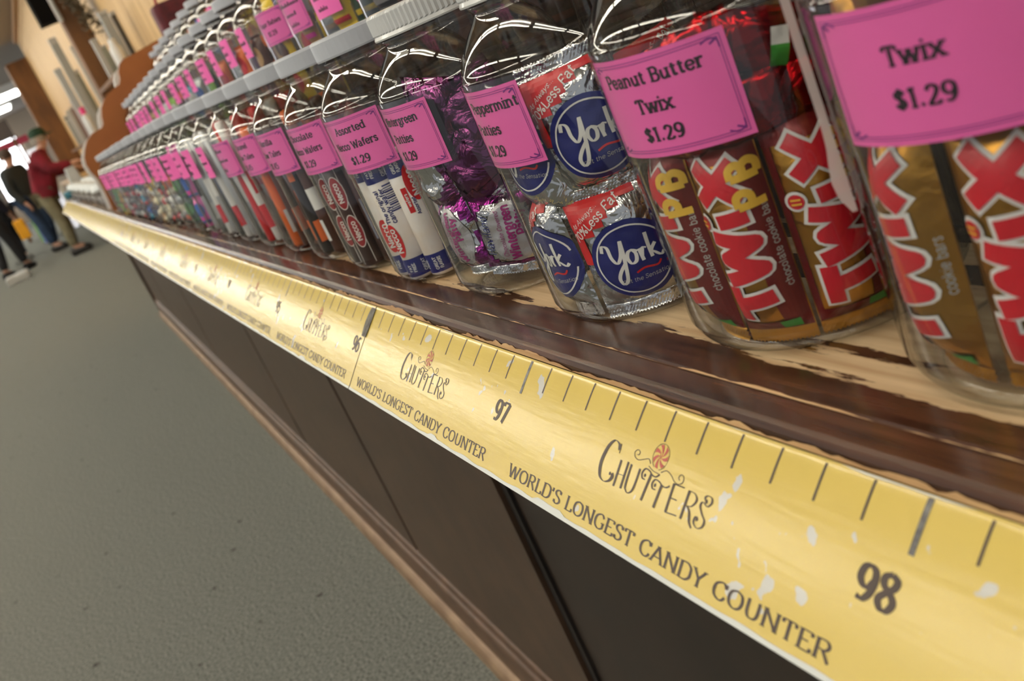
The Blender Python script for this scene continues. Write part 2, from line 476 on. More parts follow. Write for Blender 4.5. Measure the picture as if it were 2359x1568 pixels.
def tape_mat():
    """yellow printed film: glossy, scuffed, with flakes knocked through to the pale backing"""
    m = bpy.data.materials.new('yellow_printed_film')
    m.use_nodes = True
    L = m.node_tree.links.new
    b = m.node_tree.nodes['Principled BSDF']
    tc = nd(m, 'ShaderNodeTexCoord')
    n1 = nd(m, 'ShaderNodeTexNoise'); n1.inputs['Scale'].default_value = 9; n1.inputs['Detail'].default_value = 4
    L(tc.outputs['Object'], n1.inputs['Vector'])
    cr = nd(m, 'ShaderNodeValToRGB')
    cr.color_ramp.elements[0].color = lin((210, 184, 94)); cr.color_ramp.elements[1].color = lin((218, 195, 112))
    L(n1.outputs['Fac'], cr.inputs[0])
    n2 = nd(m, 'ShaderNodeTexNoise'); n2.inputs['Scale'].default_value = 74; n2.inputs['Detail'].default_value = 2.5; n2.inputs['Roughness'].default_value = 0.45
    L(tc.outputs['Object'], n2.inputs['Vector'])
    n3 = nd(m, 'ShaderNodeTexNoise'); n3.inputs['Scale'].default_value = 11; n3.inputs['Detail'].default_value = 2
    L(tc.outputs['Object'], n3.inputs['Vector'])
    ad = nd(m, 'ShaderNodeMath', operation='MULTIPLY_ADD'); ad.inputs[1].default_value = 0.5
    L(n3.outputs['Fac'], ad.inputs[0]); L(n2.outputs['Fac'], ad.inputs[2])
    th = nd(m, 'ShaderNodeMapRange'); th.inputs['From Min'].default_value = 0.975; th.inputs['From Max'].default_value = 0.990
    L(ad.outputs[0], th.inputs['Value'])
    mx = nd(m, 'ShaderNodeMix', data_type='RGBA')
    L(th.outputs[0], mx.inputs['Factor']); L(cr.outputs[0], mx.inputs['A']); mx.inputs['B'].default_value = lin((205, 205, 200))
    L(mx.outputs['Result'], b.inputs['Base Color'])
    mp = nd(m, 'ShaderNodeMapping'); mp.inputs['Scale'].default_value = (25, 300, 300)
    L(tc.outputs['Object'], mp.inputs[0])
    sc = nd(m, 'ShaderNodeTexNoise'); sc.inputs['Scale'].default_value = 1.0; sc.inputs['Detail'].default_value = 4
    L(mp.outputs[0], sc.inputs['Vector'])
    bp = nd(m, 'ShaderNodeBump'); bp.inputs['Strength'].default_value = 0.10; bp.inputs['Distance'].default_value = 0.001
    L(sc.outputs['Fac'], bp.inputs['Height']); L(bp.outputs[0], b.inputs['Normal'])
    b.inputs['Roughness'].default_value = 0.21
    return m

def carpet_mat():
    m = bpy.data.materials.new('grey_green_carpet')
    m.use_nodes = True
    L = m.node_tree.links.new
    b = m.node_tree.nodes['Principled BSDF']
    tc = nd(m, 'ShaderNodeTexCoord')
    n1 = nd(m, 'ShaderNodeTexNoise'); n1.inputs['Scale'].default_value = 150; n1.inputs['Detail'].default_value = 6; n1.inputs['Roughness'].default_value = 0.7
    L(tc.outputs['Object'], n1.inputs['Vector'])
    c1 = nd(m, 'ShaderNodeValToRGB')
    c1.color_ramp.elements[0].position = 0.36; c1.color_ramp.elements[1].position = 0.64
    c1.color_ramp.elements[0].color = lin((66, 68, 65)); c1.color_ramp.elements[1].color = lin((146, 148, 142))
    L(n1.outputs['Fac'], c1.inputs[0])
    n0 = nd(m, 'ShaderNodeTexNoise'); n0.inputs['Scale'].default_value = 60
    L(tc.outputs['Object'], n0.inputs['Vector'])
    wv = nd(m, 'ShaderNodeVectorMath', operation='MULTIPLY_ADD'); wv.inputs[1].default_value = (0.02, 0.02, 0.02)
    L(n0.outputs['Color'], wv.inputs[0]); L(tc.outputs['Object'], wv.inputs[2])
    n2 = nd(m, 'ShaderNodeTexVoronoi', voronoi_dimensions='2D'); n2.inputs['Scale'].default_value = 5.5
    L(wv.outputs[0], n2.inputs['Vector'])
    sz = nd(m, 'ShaderNodeSeparateColor'); L(n2.outputs['Color'], sz.inputs[0])
    szm = nd(m, 'ShaderNodeMapRange'); szm.inputs['From Min'].default_value = 0.45; szm.inputs['To Min'].default_value = 0.0; szm.inputs['To Max'].default_value = 0.055
    L(sz.outputs[0], szm.inputs['Value'])
    lt = nd(m, 'ShaderNodeMath', operation='LESS_THAN'); L(n2.outputs['Distance'], lt.inputs[0]); L(szm.outputs[0], lt.inputs[1])
    c2 = nd(m, 'ShaderNodeMath', operation='MULTIPLY'); c2.inputs[1].default_value = 0.7; L(lt.outputs[0], c2.inputs[0])
    mx = nd(m, 'ShaderNodeMix', data_type='RGBA')
    L(c2.outputs[0], mx.inputs['Factor']); L(c1.outputs[0], mx.inputs['A']); mx.inputs['B'].default_value = lin((46, 44, 40))
    L(mx.outputs['Result'], b.inputs['Base Color'])
    b.inputs['Roughness'].default_value = 0.95
    b.inputs['Specular IOR Level'].default_value = 0.15
    bp = nd(m, 'ShaderNodeBump'); bp.inputs['Strength'].default_value = 0.6; bp.inputs['Distance'].default_value = 0.004
    L(n1.outputs['Fac'], bp.inputs['Height']); L(bp.outputs[0], b.inputs['Normal'])
    return m

def plank_mat():
    """vertical pine boards"""
    m = bpy.data.materials.new('pine_boards')
    m.use_nodes = True
    L = m.node_tree.links.new
    b = m.node_tree.nodes['Principled BSDF']
    tc = nd(m, 'ShaderNodeTexCoord')
    mp = nd(m, 'ShaderNodeMapping'); mp.inputs['Scale'].default_value = (7.0, 7.0, 0.5)
    L(tc.outputs['Object'], mp.inputs[0])
    n = nd(m, 'ShaderNodeTexNoise'); n.inputs['Scale'].default_value = 1.6; n.inputs['Detail'].default_value = 6
    L(mp.outputs[0], n.inputs['Vector'])
    c = nd(m, 'ShaderNodeValToRGB')
    c.color_ramp.elements[0].position = 0.3; c.color_ramp.elements[1].position = 0.7
    c.color_ramp.elements[0].color = lin((196, 156, 100)); c.color_ramp.elements[1].color = lin((226, 192, 138))
    L(n.outputs['Fac'], c.inputs[0])
    sep = nd(m, 'ShaderNodeSeparateXYZ'); L(tc.outputs['Object'], sep.inputs[0])
    fx = nd(m, 'ShaderNodeMath', operation='MULTIPLY'); fx.inputs[1].default_value = 6.0
    L(sep.outputs['X'], fx.inputs[0])
    fr = nd(m, 'ShaderNodeMath', operation='FRACT'); L(fx.outputs[0], fr.inputs[0])
    ls = nd(m, 'ShaderNodeMath', operation='LESS_THAN'); ls.inputs[1].default_value = 0.05
    L(fr.outputs[0], ls.inputs[0])
    mx = nd(m, 'ShaderNodeMix', data_type='RGBA')
    L(ls.outputs[0], mx.inputs['Factor']); L(c.outputs[0], mx.inputs['A']); mx.inputs['B'].default_value = lin((140, 104, 62))
    L(mx.outputs['Result'], b.inputs['Base Color'])
    b.inputs['Roughness'].default_value = 0.55
    return m

GLASS = glass_mat('clear_jar_glass', (0.965, 0.975, 0.97, 1), (0.42, 0.44, 0.43, 1))
TAPE = glass_mat('clear_tape', (0.95, 0.94, 0.95, 1), (0.8, 0.8, 0.8, 1), refl=0.8, rough=0.12)
PINK = mat('pink_paper', (240, 104, 182), 0.55)
INKM = mat('black_print', (26, 16, 28), 0.6)
PURP = mat('purple_print', (122, 32, 128), 0.6)
LIDW = mat('white_lid', (176, 180, 188), 0.38)
LIDS = mat('satin_white_metal_lid', (196, 198, 198), 0.3, coat=0.3)
WOODTOP = wood_top_mat()
YELLOW = tape_mat()
CARPET = carpet_mat()
PLANK = plank_mat()
RULINK = mat('dark_brown_print', (58, 42, 34), 0.45)
RULGREY = mat('worn_black_print', (70, 68, 68), 0.4, vary=(120, 118, 116), vscale=300)
RULRED = mat('red_brown_print', (172, 74, 60), 0.45)
PANELM = mat('brown_painted_panel', (78, 58, 43), 0.42, vary=(66, 48, 35), vscale=14, bump=0.05, bscale=90)
PANELD = mat('dark_recessed_panel', (50, 38, 30), 0.42, vary=(42, 32, 25), vscale=14)  # panel brown darkened to hold the shade below the ruler edge
GROOVE = mat('dark_groove', (24, 16, 11), 0.7)  # near-black backing colour stands for the shadow in the panel joints
BASEM = mat('brown_base_moulding', (98, 72, 54), 0.4, vary=(80, 58, 42), vscale=22)
BASET = mat('worn_tan_shoe_moulding', (150, 124, 98), 0.55, vary=(122, 96, 74), vscale=30, stretch=(0.4, 1, 1))
WHITEEDGE = mat('pale_film_edge', (214, 218, 216), 0.4)
DARKSTEP = mat('dark_brown_step', (62, 46, 36), 0.45, vary=(50, 36, 28), vscale=9, stretch=(0.3, 3, 3))
BOARD = mat('stained_end_board', (164, 100, 50), 0.45, vary=(150, 90, 44), vscale=6)
POSTM = mat('rough_brown_post', (120, 78, 36), 0.6, vary=(92, 58, 26), vscale=5, stretch=(2, 2, 0.5))
WHITEP = mat('white_laminate', (226, 228, 228), 0.4)

# ------------------------------------------------------------------ the room
def struct(name, mb, m):
    o = mb.build(name, m)
    o['kind'] = 'structure'
    return o

fl = MB(); fl.add([(-34, -7, FLOOR_Z), (4, -7, FLOOR_Z), (4, 3, FLOOR_Z), (-34, 3, FLOOR_Z)], [(0, 1, 2, 3)])
struct('floor', fl, CARPET)
ce = MB(); ce.box((-34, -7, CEIL_Z), (4, 3, CEIL_Z + 0.1))
struct('ceiling', ce, mat('grey_ceiling_tile', (150, 140, 130), 0.9))
wb = MB(); wb.box((-16.6, 0.80, FLOOR_Z), (4, 0.92, CEIL_Z))
struct('wall_back', wb, PLANK)
wf = MB(); wf.box((-34, -7, FLOOR_Z), (-33.9, 3, CEIL_Z))
struct('wall_far', wf, mat('pale_far_wall', (222, 206, 186), 0.8))
wc = MB(); wc.box((-16.6, 0.75, CEIL_Z - 0.06), (4, 0.80, CEIL_Z))
struct('trim_1', wc, mat('tan_ceiling_trim', (170, 130, 86), 0.6))

# ceiling strip lights (the lamps that light the shop)
TUBE = mat('lit_fluorescent_tube', (255, 248, 230), 0.5, emit=26.0)
HOUS = mat('white_fixture_metal', (225, 225, 222), 0.4)
def fixture():
    t = empty('fluorescent_fixture')
    h = MB(); h.box((-0.62, -0.09, 0.03), (0.62, 0.09, 0.10)); h.build('housing', HOUS, t)
    for s in (-1, 1):
        m = MB(); m.tube([(-0.60, s * 0.05, 0.0), (0.60, s * 0.05, 0.0)], 0.019, 8); m.build('lamp_tube', TUBE, t, True)
        for x in (-0.61, 0.61):
            e = MB(); e.box((x - 0.012, s * 0.05 - 0.016, -0.022), (x + 0.012, s * 0.05 + 0.016, 0.035))
            e.build('lamp_holder', HOUS, t)
    return t
fx0 = None
rows = {-0.75: 'row above the counter aisle', -2.6: 'second row out from the counter', -4.6: 'row farthest from the counter'}
for y, txt in rows.items():
    k = 0
    for x in [2.3 - 1.34 * i for i in range(24 if y > -3 else 16)]:
        if fx0 is None: f = fx0 = fixture()
        else: f = dup(fx0)
        f.location = (x, y, CEIL_Z - 0.12)
        tag(f, 'twin tube ceiling strip light in the %s' % txt, 'ceiling light', 'ceiling strip lights in the %s' % txt)
        k += 1

# ------------------------------------------------------------------ the counter
IN = 0.0254
RA = 0.7598
RT = 73.7
def rul(xi, t, off=0.0):
    """ruler face: xi inches along, t millimetres down from its top edge, rounded over the nosing"""
    s = min(max(t / RT, 0.0), 1.0)
    b = 0.0034 * math.sqrt(s) * (1 - s) + off
    d = t / 1000.0
    return (xi * IN, -d * math.cos(RA) - b * math.sin(RA), -d * math.sin(RA) + b * math.cos(RA))

X0, X1 = -6.3, 1.35
def py_(x): return 0.100 - 0.012 * x
counter = empty('candy_counter', (0, 0, FLOOR_Z))
tag(counter, 'long brown shop counter carrying the front row of candy jars', 'counter')
PAR = Matrix.Translation((0, 0, FLOOR_Z))
def cpart(name, mb, m, smooth=False):
    mb.v = [(a, b, c - FLOOR_Z) for a, b, c in mb.v]
    return mb.build(name, m, counter, smooth)
ZS = 0.0094
def sag(x, amt):
    """the old counter dips a little towards its far end"""
    return -amt * max(0.0, min(1.0, (-0.8 - x) / 2.05)) ** 1.3
top = MB()
prof = [(0.0, -0.0006), (0.0006, 0.0042), (0.0020, 0.0068), (0.0042, 0.0080), (0.0166, 0.0086), (0.0172, 0.0078), (0.0182, 0.0078), (0.0190, ZS), (0.45, ZS), (0.45, -0.03), (-0.03, -0.03), (-0.012, -0.016)]
nx = 120
vs = [(X0 + (X1 - X0) * i / nx, y, z + (sag(X0 + (X1 - X0) * i / nx, 0.030) if y > 0.0185 and z > 0 else 0)) for i in range(nx + 1) for (y, z) in prof]
n_ = len(prof)
fs = [(i * n_ + k, i * n_ + k + 1, (i + 1) * n_ + k + 1, (i + 1) * n_ + k) for i in range(nx) for k in range(n_ - 1)]
top.add(vs, fs)
top.add([vs[k] for k in range(n_)], [tuple(range(n_))])
cpart('counter_top', top, WOODTOP)
TANW = mat('bare_pale_wood', (196, 160, 114), 0.6, vary=(170, 130, 88), vscale=60, stretch=(0.3, 2, 2))
wl = MB(); NW = 1800
def wear_line(pts, seed, thr, wmul):
    def fn(u, v):
        x = X0 + (X1 - X0) * u
        a = 0.8 * noise.noise((x * 9, seed, 0)) + 0.5 * noise.noise((x * 41, seed, 2)) + 0.4 * noise.noise((x * 130, seed, 5))
        w_ = max(0.0, min(1.0, (a - thr) * wmul))
        k = w_ * (len(pts) - 1) * v
        i = min(int(k), len(pts) - 2); f = k - i
        return (x, pts[i][0] * (1 - f) + pts[i + 1][0] * f, pts[i][1] * (1 - f) + pts[i + 1][1] * f)
    wl.grid(fn, NW, 4)
wear_line([(-0.0004, 0.0012), (0.0002, 0.0044), (0.0018, 0.0071), (0.0032, 0.0080)], 1.0, -0.42, 0.50)
wear_line([(0.0172, 0.0092), (0.0180, 0.0098), (0.0190, 0.0099)], 5.0, -0.2, 0.9)
cpart('worn_edge_stripe', wl, TANW)
# front: boards between joints painted shadow-dark, the one by the near end set back
seams = [X1 - 0.02, -0.293, -1.132, -2.11, -3.70, -5.2, X0 + 0.05]
zb = -0.785
for i in range(len(seams) - 1):
    a, b = seams[i + 1], seams[i]
    back = 0.012 if i == 0 else 0.0
    if i == 0:
        rng = [(a + 0.004, b)]
    else:
        rng = [(a + 0.011, b - 0.011)]
    for (p, q) in rng:
        bx = MB()
        ys = py_(p) + back, py_(q) + back
        vs = [(p, ys[0], zb), (q, ys[1], zb), (q, ys[1] + 0.018, zb), (p, ys[0] + 0.018, zb), (p, ys[0], -0.022), (q, ys[1], -0.022), (q, ys[1] + 0.018, -0.022), (p, ys[0] + 0.018, -0.022)]
        bx.add(vs, [(0, 3, 2, 1), (4, 5, 6, 7), (0, 1, 5, 4), (1, 2, 6, 5), (2, 3, 7, 6), (3, 0, 4, 7)])
        o = cpart('front_panel', bx, PANELD if i == 0 else PANELM)
bk = MB()
def slab(mb, p, q, d0, d1, z0, z1):
    a, b = py_(p), py_(q)
    mb.add([(p, a + d0, z0), (q, b + d0, z0), (q, b + d1, z0), (p, a + d1, z0), (p, a + d0, z1), (q, b + d0, z1), (q, b + d1, z1), (p, a + d1, z1)],
           [(0, 3, 2, 1), (4, 5, 6, 7), (0, 1, 5, 4), (1, 2, 6, 5), (2, 3, 7, 6), (3, 0, 4, 7)])
slab(bk, X0 + 0.03, -0.285, 0.007, 0.052, FLOOR_Z + 0.02, -0.025)
slab(bk, -0.285, X1 - 0.01, 0.036, 0.052, FLOOR_Z + 0.02, -0.025)
cpart('carcass', bk, GROOVE)
def moulding(name, prof2, m):
    """prof2: (outward from panel, z) extruded along the counter foot"""
    mb = MB(); n2 = len(prof2); st = 80
    vs = []
    for i in range(st + 1):
        x = X0 + 0.03 + (X1 - X0 - 0.05) * i / st
        for (d, z) in prof2:
            vs.append((x, py_(x) - d, z))
    fs = [(i * n2 + k, (i + 1) * n2 + k, (i + 1) * n2 + k + 1, i * n2 + k + 1) for i in range(st) for k in range(n2 - 1)]
    mb.add(vs, fs)
    mb.add([vs[-n2 + k] for k in range(n2)], [tuple(range(n2))])
    mb.add([vs[k] for k in range(n2)], [tuple(range(n2))])
    return cpart(name, mb, m)
moulding('baseboard', [(-0.04, -0.770), (0.0, -0.772), (0.004, -0.776), (0.006, -0.783), (0.006, -0.792), (0.011, -0.797), (0.013, -0.803), (0.013, -0.90), (-0.04, -0.90)], BASEM)
moulding('shoe_moulding', [(0.012, -0.858), (0.017, -0.860), (0.023, -0.866), (0.027, -0.876), (0.028, -0.9), (0.012, -0.9)], BASET)
ep = MB(); ep.box((X0 + 0.01, 0.16, FLOOR_Z), (X0 + 0.03, 0.45, -0.03)); cpart('end_panel', ep, PANELM)

# the printed yellow measuring strip, in lengths butted end to end along the counter edge
def ruler_strip(xa, xb, feet, first_foot, label, full):
    t = empty('measuring_strip', (xa * IN, 0, 0))
    tag(t, label, 'ruler strip', None)
    sh = lambda p: (p[0] - xa * IN, p[1], p[2])
    N = max(8, int((xb - xa) / 2))
    f = MB()
    gap = 0.035
    f.grid(lambda u, v: sh(rul(xa + gap + (xb - xa - 2 * gap) * u, RT * v ** 1.6, 0.0012)), N, 16, True)
    f.build('film', YELLOW, t, True)
    e = MB()
    M_ = int((xb - xa) / 0.25)
    r2 = random.Random(int(xb * 7) + 3)
    jag = [0.9 + 0.9 * noise.noise((i * 0.31, xb, 0)) + (1.8 if noise.noise((i * 0.11, 4, xb)) > 0.38 else 0) for i in range(M_ + 1)]
    def ed(u, v):
        i = min(int(u * M_ + 0.5), M_)
        t_ = RT + 0.4 - (max(0.5, 1.3 + jag[i])) * v
        return sh(rul(xa + gap + (xb - xa - 2 * gap) * u, t_, 0.0015))
    e.grid(ed, M_, 1)
    e.build('worn_lower_edge', WHITEEDGE, t)
    e = MB()
    def ed2(u, v):
        i = min(int(u * M_ + 0.5), M_)
        w_ = max(0.02, -0.15 + 0.9 * noise.noise((i * 0.17, 9.3, xb)))
        return sh(rul(xa + gap + (xb - xa - 2 * gap) * u, 0.2 + w_ * v * 2.2, 0.0015))
    e.grid(ed2, M_, 1, True)
    e.build('worn_upper_edge', WHITEEDGE, t)
    tick, big, num, word, logo, red = Ink(), Ink(), Ink(), Ink(), Ink(), Ink()
    x_lo, x_hi = xa + 0.3, min(xb - 0.3, 33)
    for ft in feet:
        fx = 12.0 * (ft - 96)
        for k in range(12):
            x = fx + k
            if x < x_lo or x > x_hi: continue
            if k == 0:
                big.rect(x - 0.055, -21.6, x + 0.055, -1.2, 1, 6)
            else:
                tick.rect(x - 0.026, -16.7, x + 0.026, -1.4, 1, 6)
        if x_lo < fx - 1.1 and fx < x_hi + 0.4:
            xs = fx - (0.62 if ft != 98 else 0.36)
            write(num, str(ft), xs * 25.4, -42.3, 12.3, thick=1.9, thin=0.75, serif=0, sx=1.04, gap=0.3, maxlen=3)
        if fx + 0.6 > x_lo - 0.2 and fx + 1 < x_hi:
            write(word, "WORLD'S LONGEST CANDY COUNTER", (fx + 5.93) * 25.4, -68.0, 7.0, thick=1.25, thin=0.55, serif=2.0, sthk=0.4, sx=10.62 * 25.4 / (text_width("WORLD'S LONGEST CANDY COUNTER", 0.5)), gap=0.5, maxlen=4)
        if fx + 4 > x_lo - 0.2 and fx + 8 < x_hi + 0.5:
            ox = (fx + 4) * 25.4
            P = lambda q: [(ox + a * 25.4, -46 + b) for a, b in q]
            def stroke(q, thick, thin=0.35, c=False):
                pts = P(q)
                if c: pts = spline(pts, 6)
                logo.ribbon(pts, lambda d: thin + (thick * 1.55 - thin) * abs(d[1]) ** 1.5, 3)
            stroke([(.70, 17.6), (.62, 20.2), (.45, 21), (.29, 17), (.21, 9), (.29, 2.4), (.47, .2), (.64, 1.2), (.73, 3.6), (.70, 5.6)], 1.9, c=True)
            stroke([(.72, 18.0), (.70, 20.4), (.73, 16.0)], .5, c=True)
            for q in ([(.87, .1), (.87, 13.4)], [(1.12, .6), (1.12, 14.0)]): stroke(q, 1.15)
            stroke([(.87, 6.6), (1.12, 6.9)], .5)
            stroke([(1.24, 13.6), (1.25, 3.4), (1.31, 1), (1.4, .3), (1.5, 2), (1.54, 6), (1.55, 13.3)], 1.1, c=True)
            stroke([(1.87, -.1), (1.94, 13.2)], 1.25)
            stroke([(1.80, 9.6), (1.70, 9.8), (1.65, 12), (1.72, 14.4), (1.86, 14.2), (1.98, 12.9), (2.10, 12.9), (2.19, 14.6)], .9, .6, c=True)
            stroke([(2.30, -.5), (2.34, 10.4)], 1.25)
            stroke([(2.20, 7.4), (2.10, 7.4), (2.05, 9.4), (2.11, 11.6), (2.24, 11.5), (2.36, 10.4), (2.48, 10.3), (2.58, 11.7)], .9, .6, c=True)
            stroke([(2.68, .3), (2.68, 13.5)], 1.15)
            for q in ([(2.66, 13.4), (3.0, 13.7)], [(2.68, 7.0), (2.90, 7.2)], [(2.66, .2), (3.02, .9)]): stroke(q, .7, .55)
            stroke([(3.14, .5), (3.16, 13.6)], 1.15)
            stroke([(3.14, 13.5), (3.33, 13.2), (3.42, 10.8), (3.33, 7.6), (3.16, 6.9)], 1.0, c=True)
            stroke([(3.22, 6.9), (3.32, 5), (3.40, 1), (3.50, -1.0)], 1.2, c=True)
            stroke([(3.66, 12.4), (3.62, 13.6), (3.68, 14.8), (3.79, 14.4), (3.82, 12.4), (3.74, 10.4), (3.60, 11.4), (3.56, 9.4), (3.66, 6.6), (3.78, 4.2), (3.76, 1.4), (3.64, .1), (3.52, 1.6), (3.52, 4.0), (3.58, 4.6)], 1.0, c=True)
            for q in ((.63, 5.0), (1.76, 11.4), (2.15, 9.2), (3.68, 12.2), (3.58, 3.6)):
                logo.disc((ox + q[0] * 25.4, -46 + q[1]), .9, 10)
            for q in ([(1.81, 17.4), (1.72, 19.2), (1.56, 18.0), (1.40, 16.8), (1.27, 17.6), (1.22, 19.6), (1.29, 21.2), (1.38, 20.6), (1.37, 19.2), (1.31, 19.0)],
                      [(2.2, 15.6), (2.35, 17.4), (2.52, 16.4), (2.66, 14.4), (2.80, 14.0), (2.90, 15.6), (2.88, 18.0), (2.79, 18.4), (2.75, 16.8), (2.80, 15.8)],
                      [(1.78, 16.2), (1.95, 14.9), (2.15, 14.6)]):
                stroke(q, .45, .35, c=True)
            cx, cy = ox + 2.05 * 25.4, -46 + 22.3
            for k in range(7):
                a0 = 2 * PI * k / 7
                pl = []
                for j in range(6): 
                    r_ = 5.8 * j / 5; pl.append((cx + r_ * math.cos(a0 + 0.13 * r_), cy + r_ * math.sin(a0 + 0.13 * r_)))
                for j in range(5, 0, -1):
                    r_ = 5.8 * j / 5; pl.append((cx + r_ * math.cos(a0 + 0.46 + 0.13 * r_), cy + r_ * math.sin(a0 + 0.46 + 0.13 * r_)))
                for j in range(5):
                    red.poly([pl[j], pl[j + 1], pl[(10 - j - 1) % 11 if j < 4 else 6], pl[(10 - j) if j > 0 else 0]] if j > 0 else [pl[0], pl[1], pl[10]])
            ring = [(cx + 6.2 * math.cos(a * PI / 14), cy + 6.2 * math.sin(a * PI / 14)) for a in range(-6, 20)]
            logo.ribbon(ring, lambda d: .3, 3)
    mmf = lambda off: (lambda x, y: sh(rul(x / 25.4, -y, off)))
    inf = lambda off: (lambda x, y: sh(rul(x, -y, off)))
    if tick.f: tick.out(inf(0.00135)).build('inch_tick_marking', RULINK, t)
    if big.f: big.out(inf(0.00137)).build('foot_tick_marking', RULGREY, t)
    if num.f: num.out(mmf(0.00135)).build('foot_number_lettering', RULINK, t)
    if word.f: word.out(mmf(0.00135)).build('slogan_lettering', RULINK, t)
    if logo.f: logo.out(mmf(0.00135)).build('shop_lettering', RULINK, t)
    if red.f: red.out(mmf(0.00136)).build('peppermint_print', RULRED, t)
    return t
ruler_strip(0, 52, [96, 97, 98], 96, 'yellow measuring strip numbered 97 and 98 on the near counter edge', True)
ruler_strip(-48.6, 0, [92, 93, 94, 95, 96], 92, 'yellow measuring strip numbered 95 and 96 on the counter edge', True)
ruler_strip(-97.2, -48.6, [88, 89, 90, 91, 92], 88, 'glare-washed yellow measuring strip on the counter edge beyond the number 93', False)
ruler_strip(-146, -97.2, [], 84, 'yellow edge strip on the counter edge below the wooden end board', False)
ruler_strip(X0 / IN + 0.2, -146, [], 80, 'farthest yellow edge strip where the counter ends beside the man in red', False)
# flattened plugs of grey filler where a screw shows through the strip joint
jb = MB(); jb.grid(lambda u, v: rul(-0.30 + 0.42 * u + 0.14 * math.sin(PI * v) * (u - 0.7) - 0.0 * v, 2 + 26 * v, 0.0021), 3, 10, True)
for v_ in ():
    pass
o = jb.build('filler_patch', mat('grey_torn_filler', (112, 108, 100), 0.7, vary=(66, 62, 56), vscale=160), None)
tag(o, 'torn grey filler patch on the joint beside the number 96', 'filler patch')

# ------------------------------------------------------------------ stepped rack behind the front row, and its scalloped end
Y2, Z2, Y3, Z3 = 0.2455, 0.135, 0.392, 0.248
RX0, RX1 = -2.84, 1.3
def rack(name, lab, lo_y, z0, z1, depth, s0, s1):
    t = empty(name, (0, lo_y, z0))
    tag(t, lab, 'display step')
    def part(nm, lo, hi, a0, a1):
        mb = MB(); n = 40
        xs = [RX0 + (RX1 - RX0) * i / n for i in range(n + 1)]
        vs = []
        for x in xs:
            l, h = lo[1] + sag(x, a0), hi[1] + sag(x, a1)
            vs += [(x, lo[0], l), (x, hi[0], l), (x, hi[0], h), (x, lo[0], h)]
        fs = [(4 * i + k, 4 * i + (k + 1) % 4, 4 * i + 4 + (k + 1) % 4, 4 * i + 4 + k) for i in range(n) for k in range(4)]
        mb.add(vs, fs + [(0, 3, 2, 1), (4 * n, 4 * n + 1, 4 * n + 2, 4 * n + 3)])
        mb.build(nm, DARKSTEP, t, fix=True)
    part('riser', (0, 0.0006), (0.014, z1 - z0 - 0.016), s0, s1)
    part('tread', (0, z1 - z0 - 0.016), (depth, z1 - z0), s1, s1)
    part('back_board', (depth - 0.014, 0.0006), (depth, z1 - z0 - 0.016), s0, s1)
rack('lower_display_step', 'dark brown wooden step carrying the second row of jars', 0.172, ZS, Z2, 0.312, 0.030, 0.042)
rack('upper_display_step', 'dark brown wooden step carrying the top row of jars', 0.318, Z2, Z3, 0.166, 0.042, 0.052)
scal = [(.016, ZS), (.021, .07), (.022, .124), (.014, .15), (.012, .178), (.018, .200), (.032, .222), (.052, .245), (.076, .258), (.098, .261), (.112, .262), (.122, .272), (.128, .293), (.140, .318), (.156, .334), (.175, .346), (.200, .357), (.226, .362), (.236, .376), (.242, .398), (.256, .418), (.275, .428), (.308, .430), (.36, .436), (.48, .45), (.484, ZS)]
eb = MB(); eb.prism(scal, lambda p, s: (-2.865 - 0.02 * s, p[0], p[1]))
tag(eb.build('scalloped_end_board', BOARD), 'brown scalloped wooden board closing the far end of the jar rack', 'end board')
ew = MB(); ew.prism(scal, lambda p, s: (-3.12 - 0.03 * s, p[0] + 0.004, p[1] * 0.985 + 0.0002))
tag(ew.build('scalloped_end_board', WHITEP), 'white scalloped panel standing just beyond the brown end board', 'end panel')

# ------------------------------------------------------------------ candy jars
RJ = 0.0685
def cyl(phi, z, r=RJ):
    a = R_(phi)
    return (r * math.sin(a), -r * math.cos(a), z)
gprof = [(0.001, 0.004), (0.050, 0.003), (0.056, 0.0), (0.0615, 0.0015), (0.0655, 0.006), (0.0680, 0.012), (RJ, 0.020), (RJ, 0.090), (RJ, 0.146), (0.0675, 0.153), (0.0645, 0.1605), (0.0600, 0.1675), (0.0545, 0.1740), (0.0500, 0.1785), (0.0478, 0.1815), (0.0474, 0.1840), (0.0488, 0.1862), (0.0488, 0.1878), (0.0470, 0.1890), (0.0470, 0.2030)]
_p = spline(gprof, 3)
_g = MB(); _g.lathe(_p, 56)
GL_ME = _g.build('glass_body', GLASS, None, True).data
bpy.data.objects.remove(bpy.data.objects['glass_body'])
lprof = [(0.0500, 0.1885), (0.0524, 0.1885), (0.0527, 0.1896), (0.0518, 0.1918), (0.0520, 0.1928), (0.0520, 0.2040), (0.0512, 0.2058), (0.0490, 0.2066), (0.0470, 0.2058), (0.0440, 0.2050), (0.0, 0.2050)]
_g = MB(); _g.lathe(lprof, 168, rib=lambda i, z: (0.010 if i % 2 else -0.004) if 0.1922 < z < 0.2045 else 0)
LIDR_ME = _g.build('lid', LIDS, None, False).data
bpy.data.objects.remove(bpy.data.objects['lid'])
lprof2 = [(0.0500, 0.1900), (0.0526, 0.1900), (0.0530, 0.1915), (0.0530, 0.2040), (0.0524, 0.2058), (0.0505, 0.2066), (0.0, 0.2062)]
_g = MB(); _g.lathe(lprof2, 64)
LIDP_ME = _g.build('lid', LIDW, None, True).data
bpy.data.objects.remove(bpy.data.objects['lid'])
for p_ in LIDP_ME.polygons: p_.use_smooth = False
LZ0, LZ1, LHALF = 0.1025, 0.1475, 33.0
LBR = RJ + 0.0004

def link(name, me, parent):
    o = bpy.data.objects.new(name, me)
    COL.objects.link(o); o.parent = parent
    return o

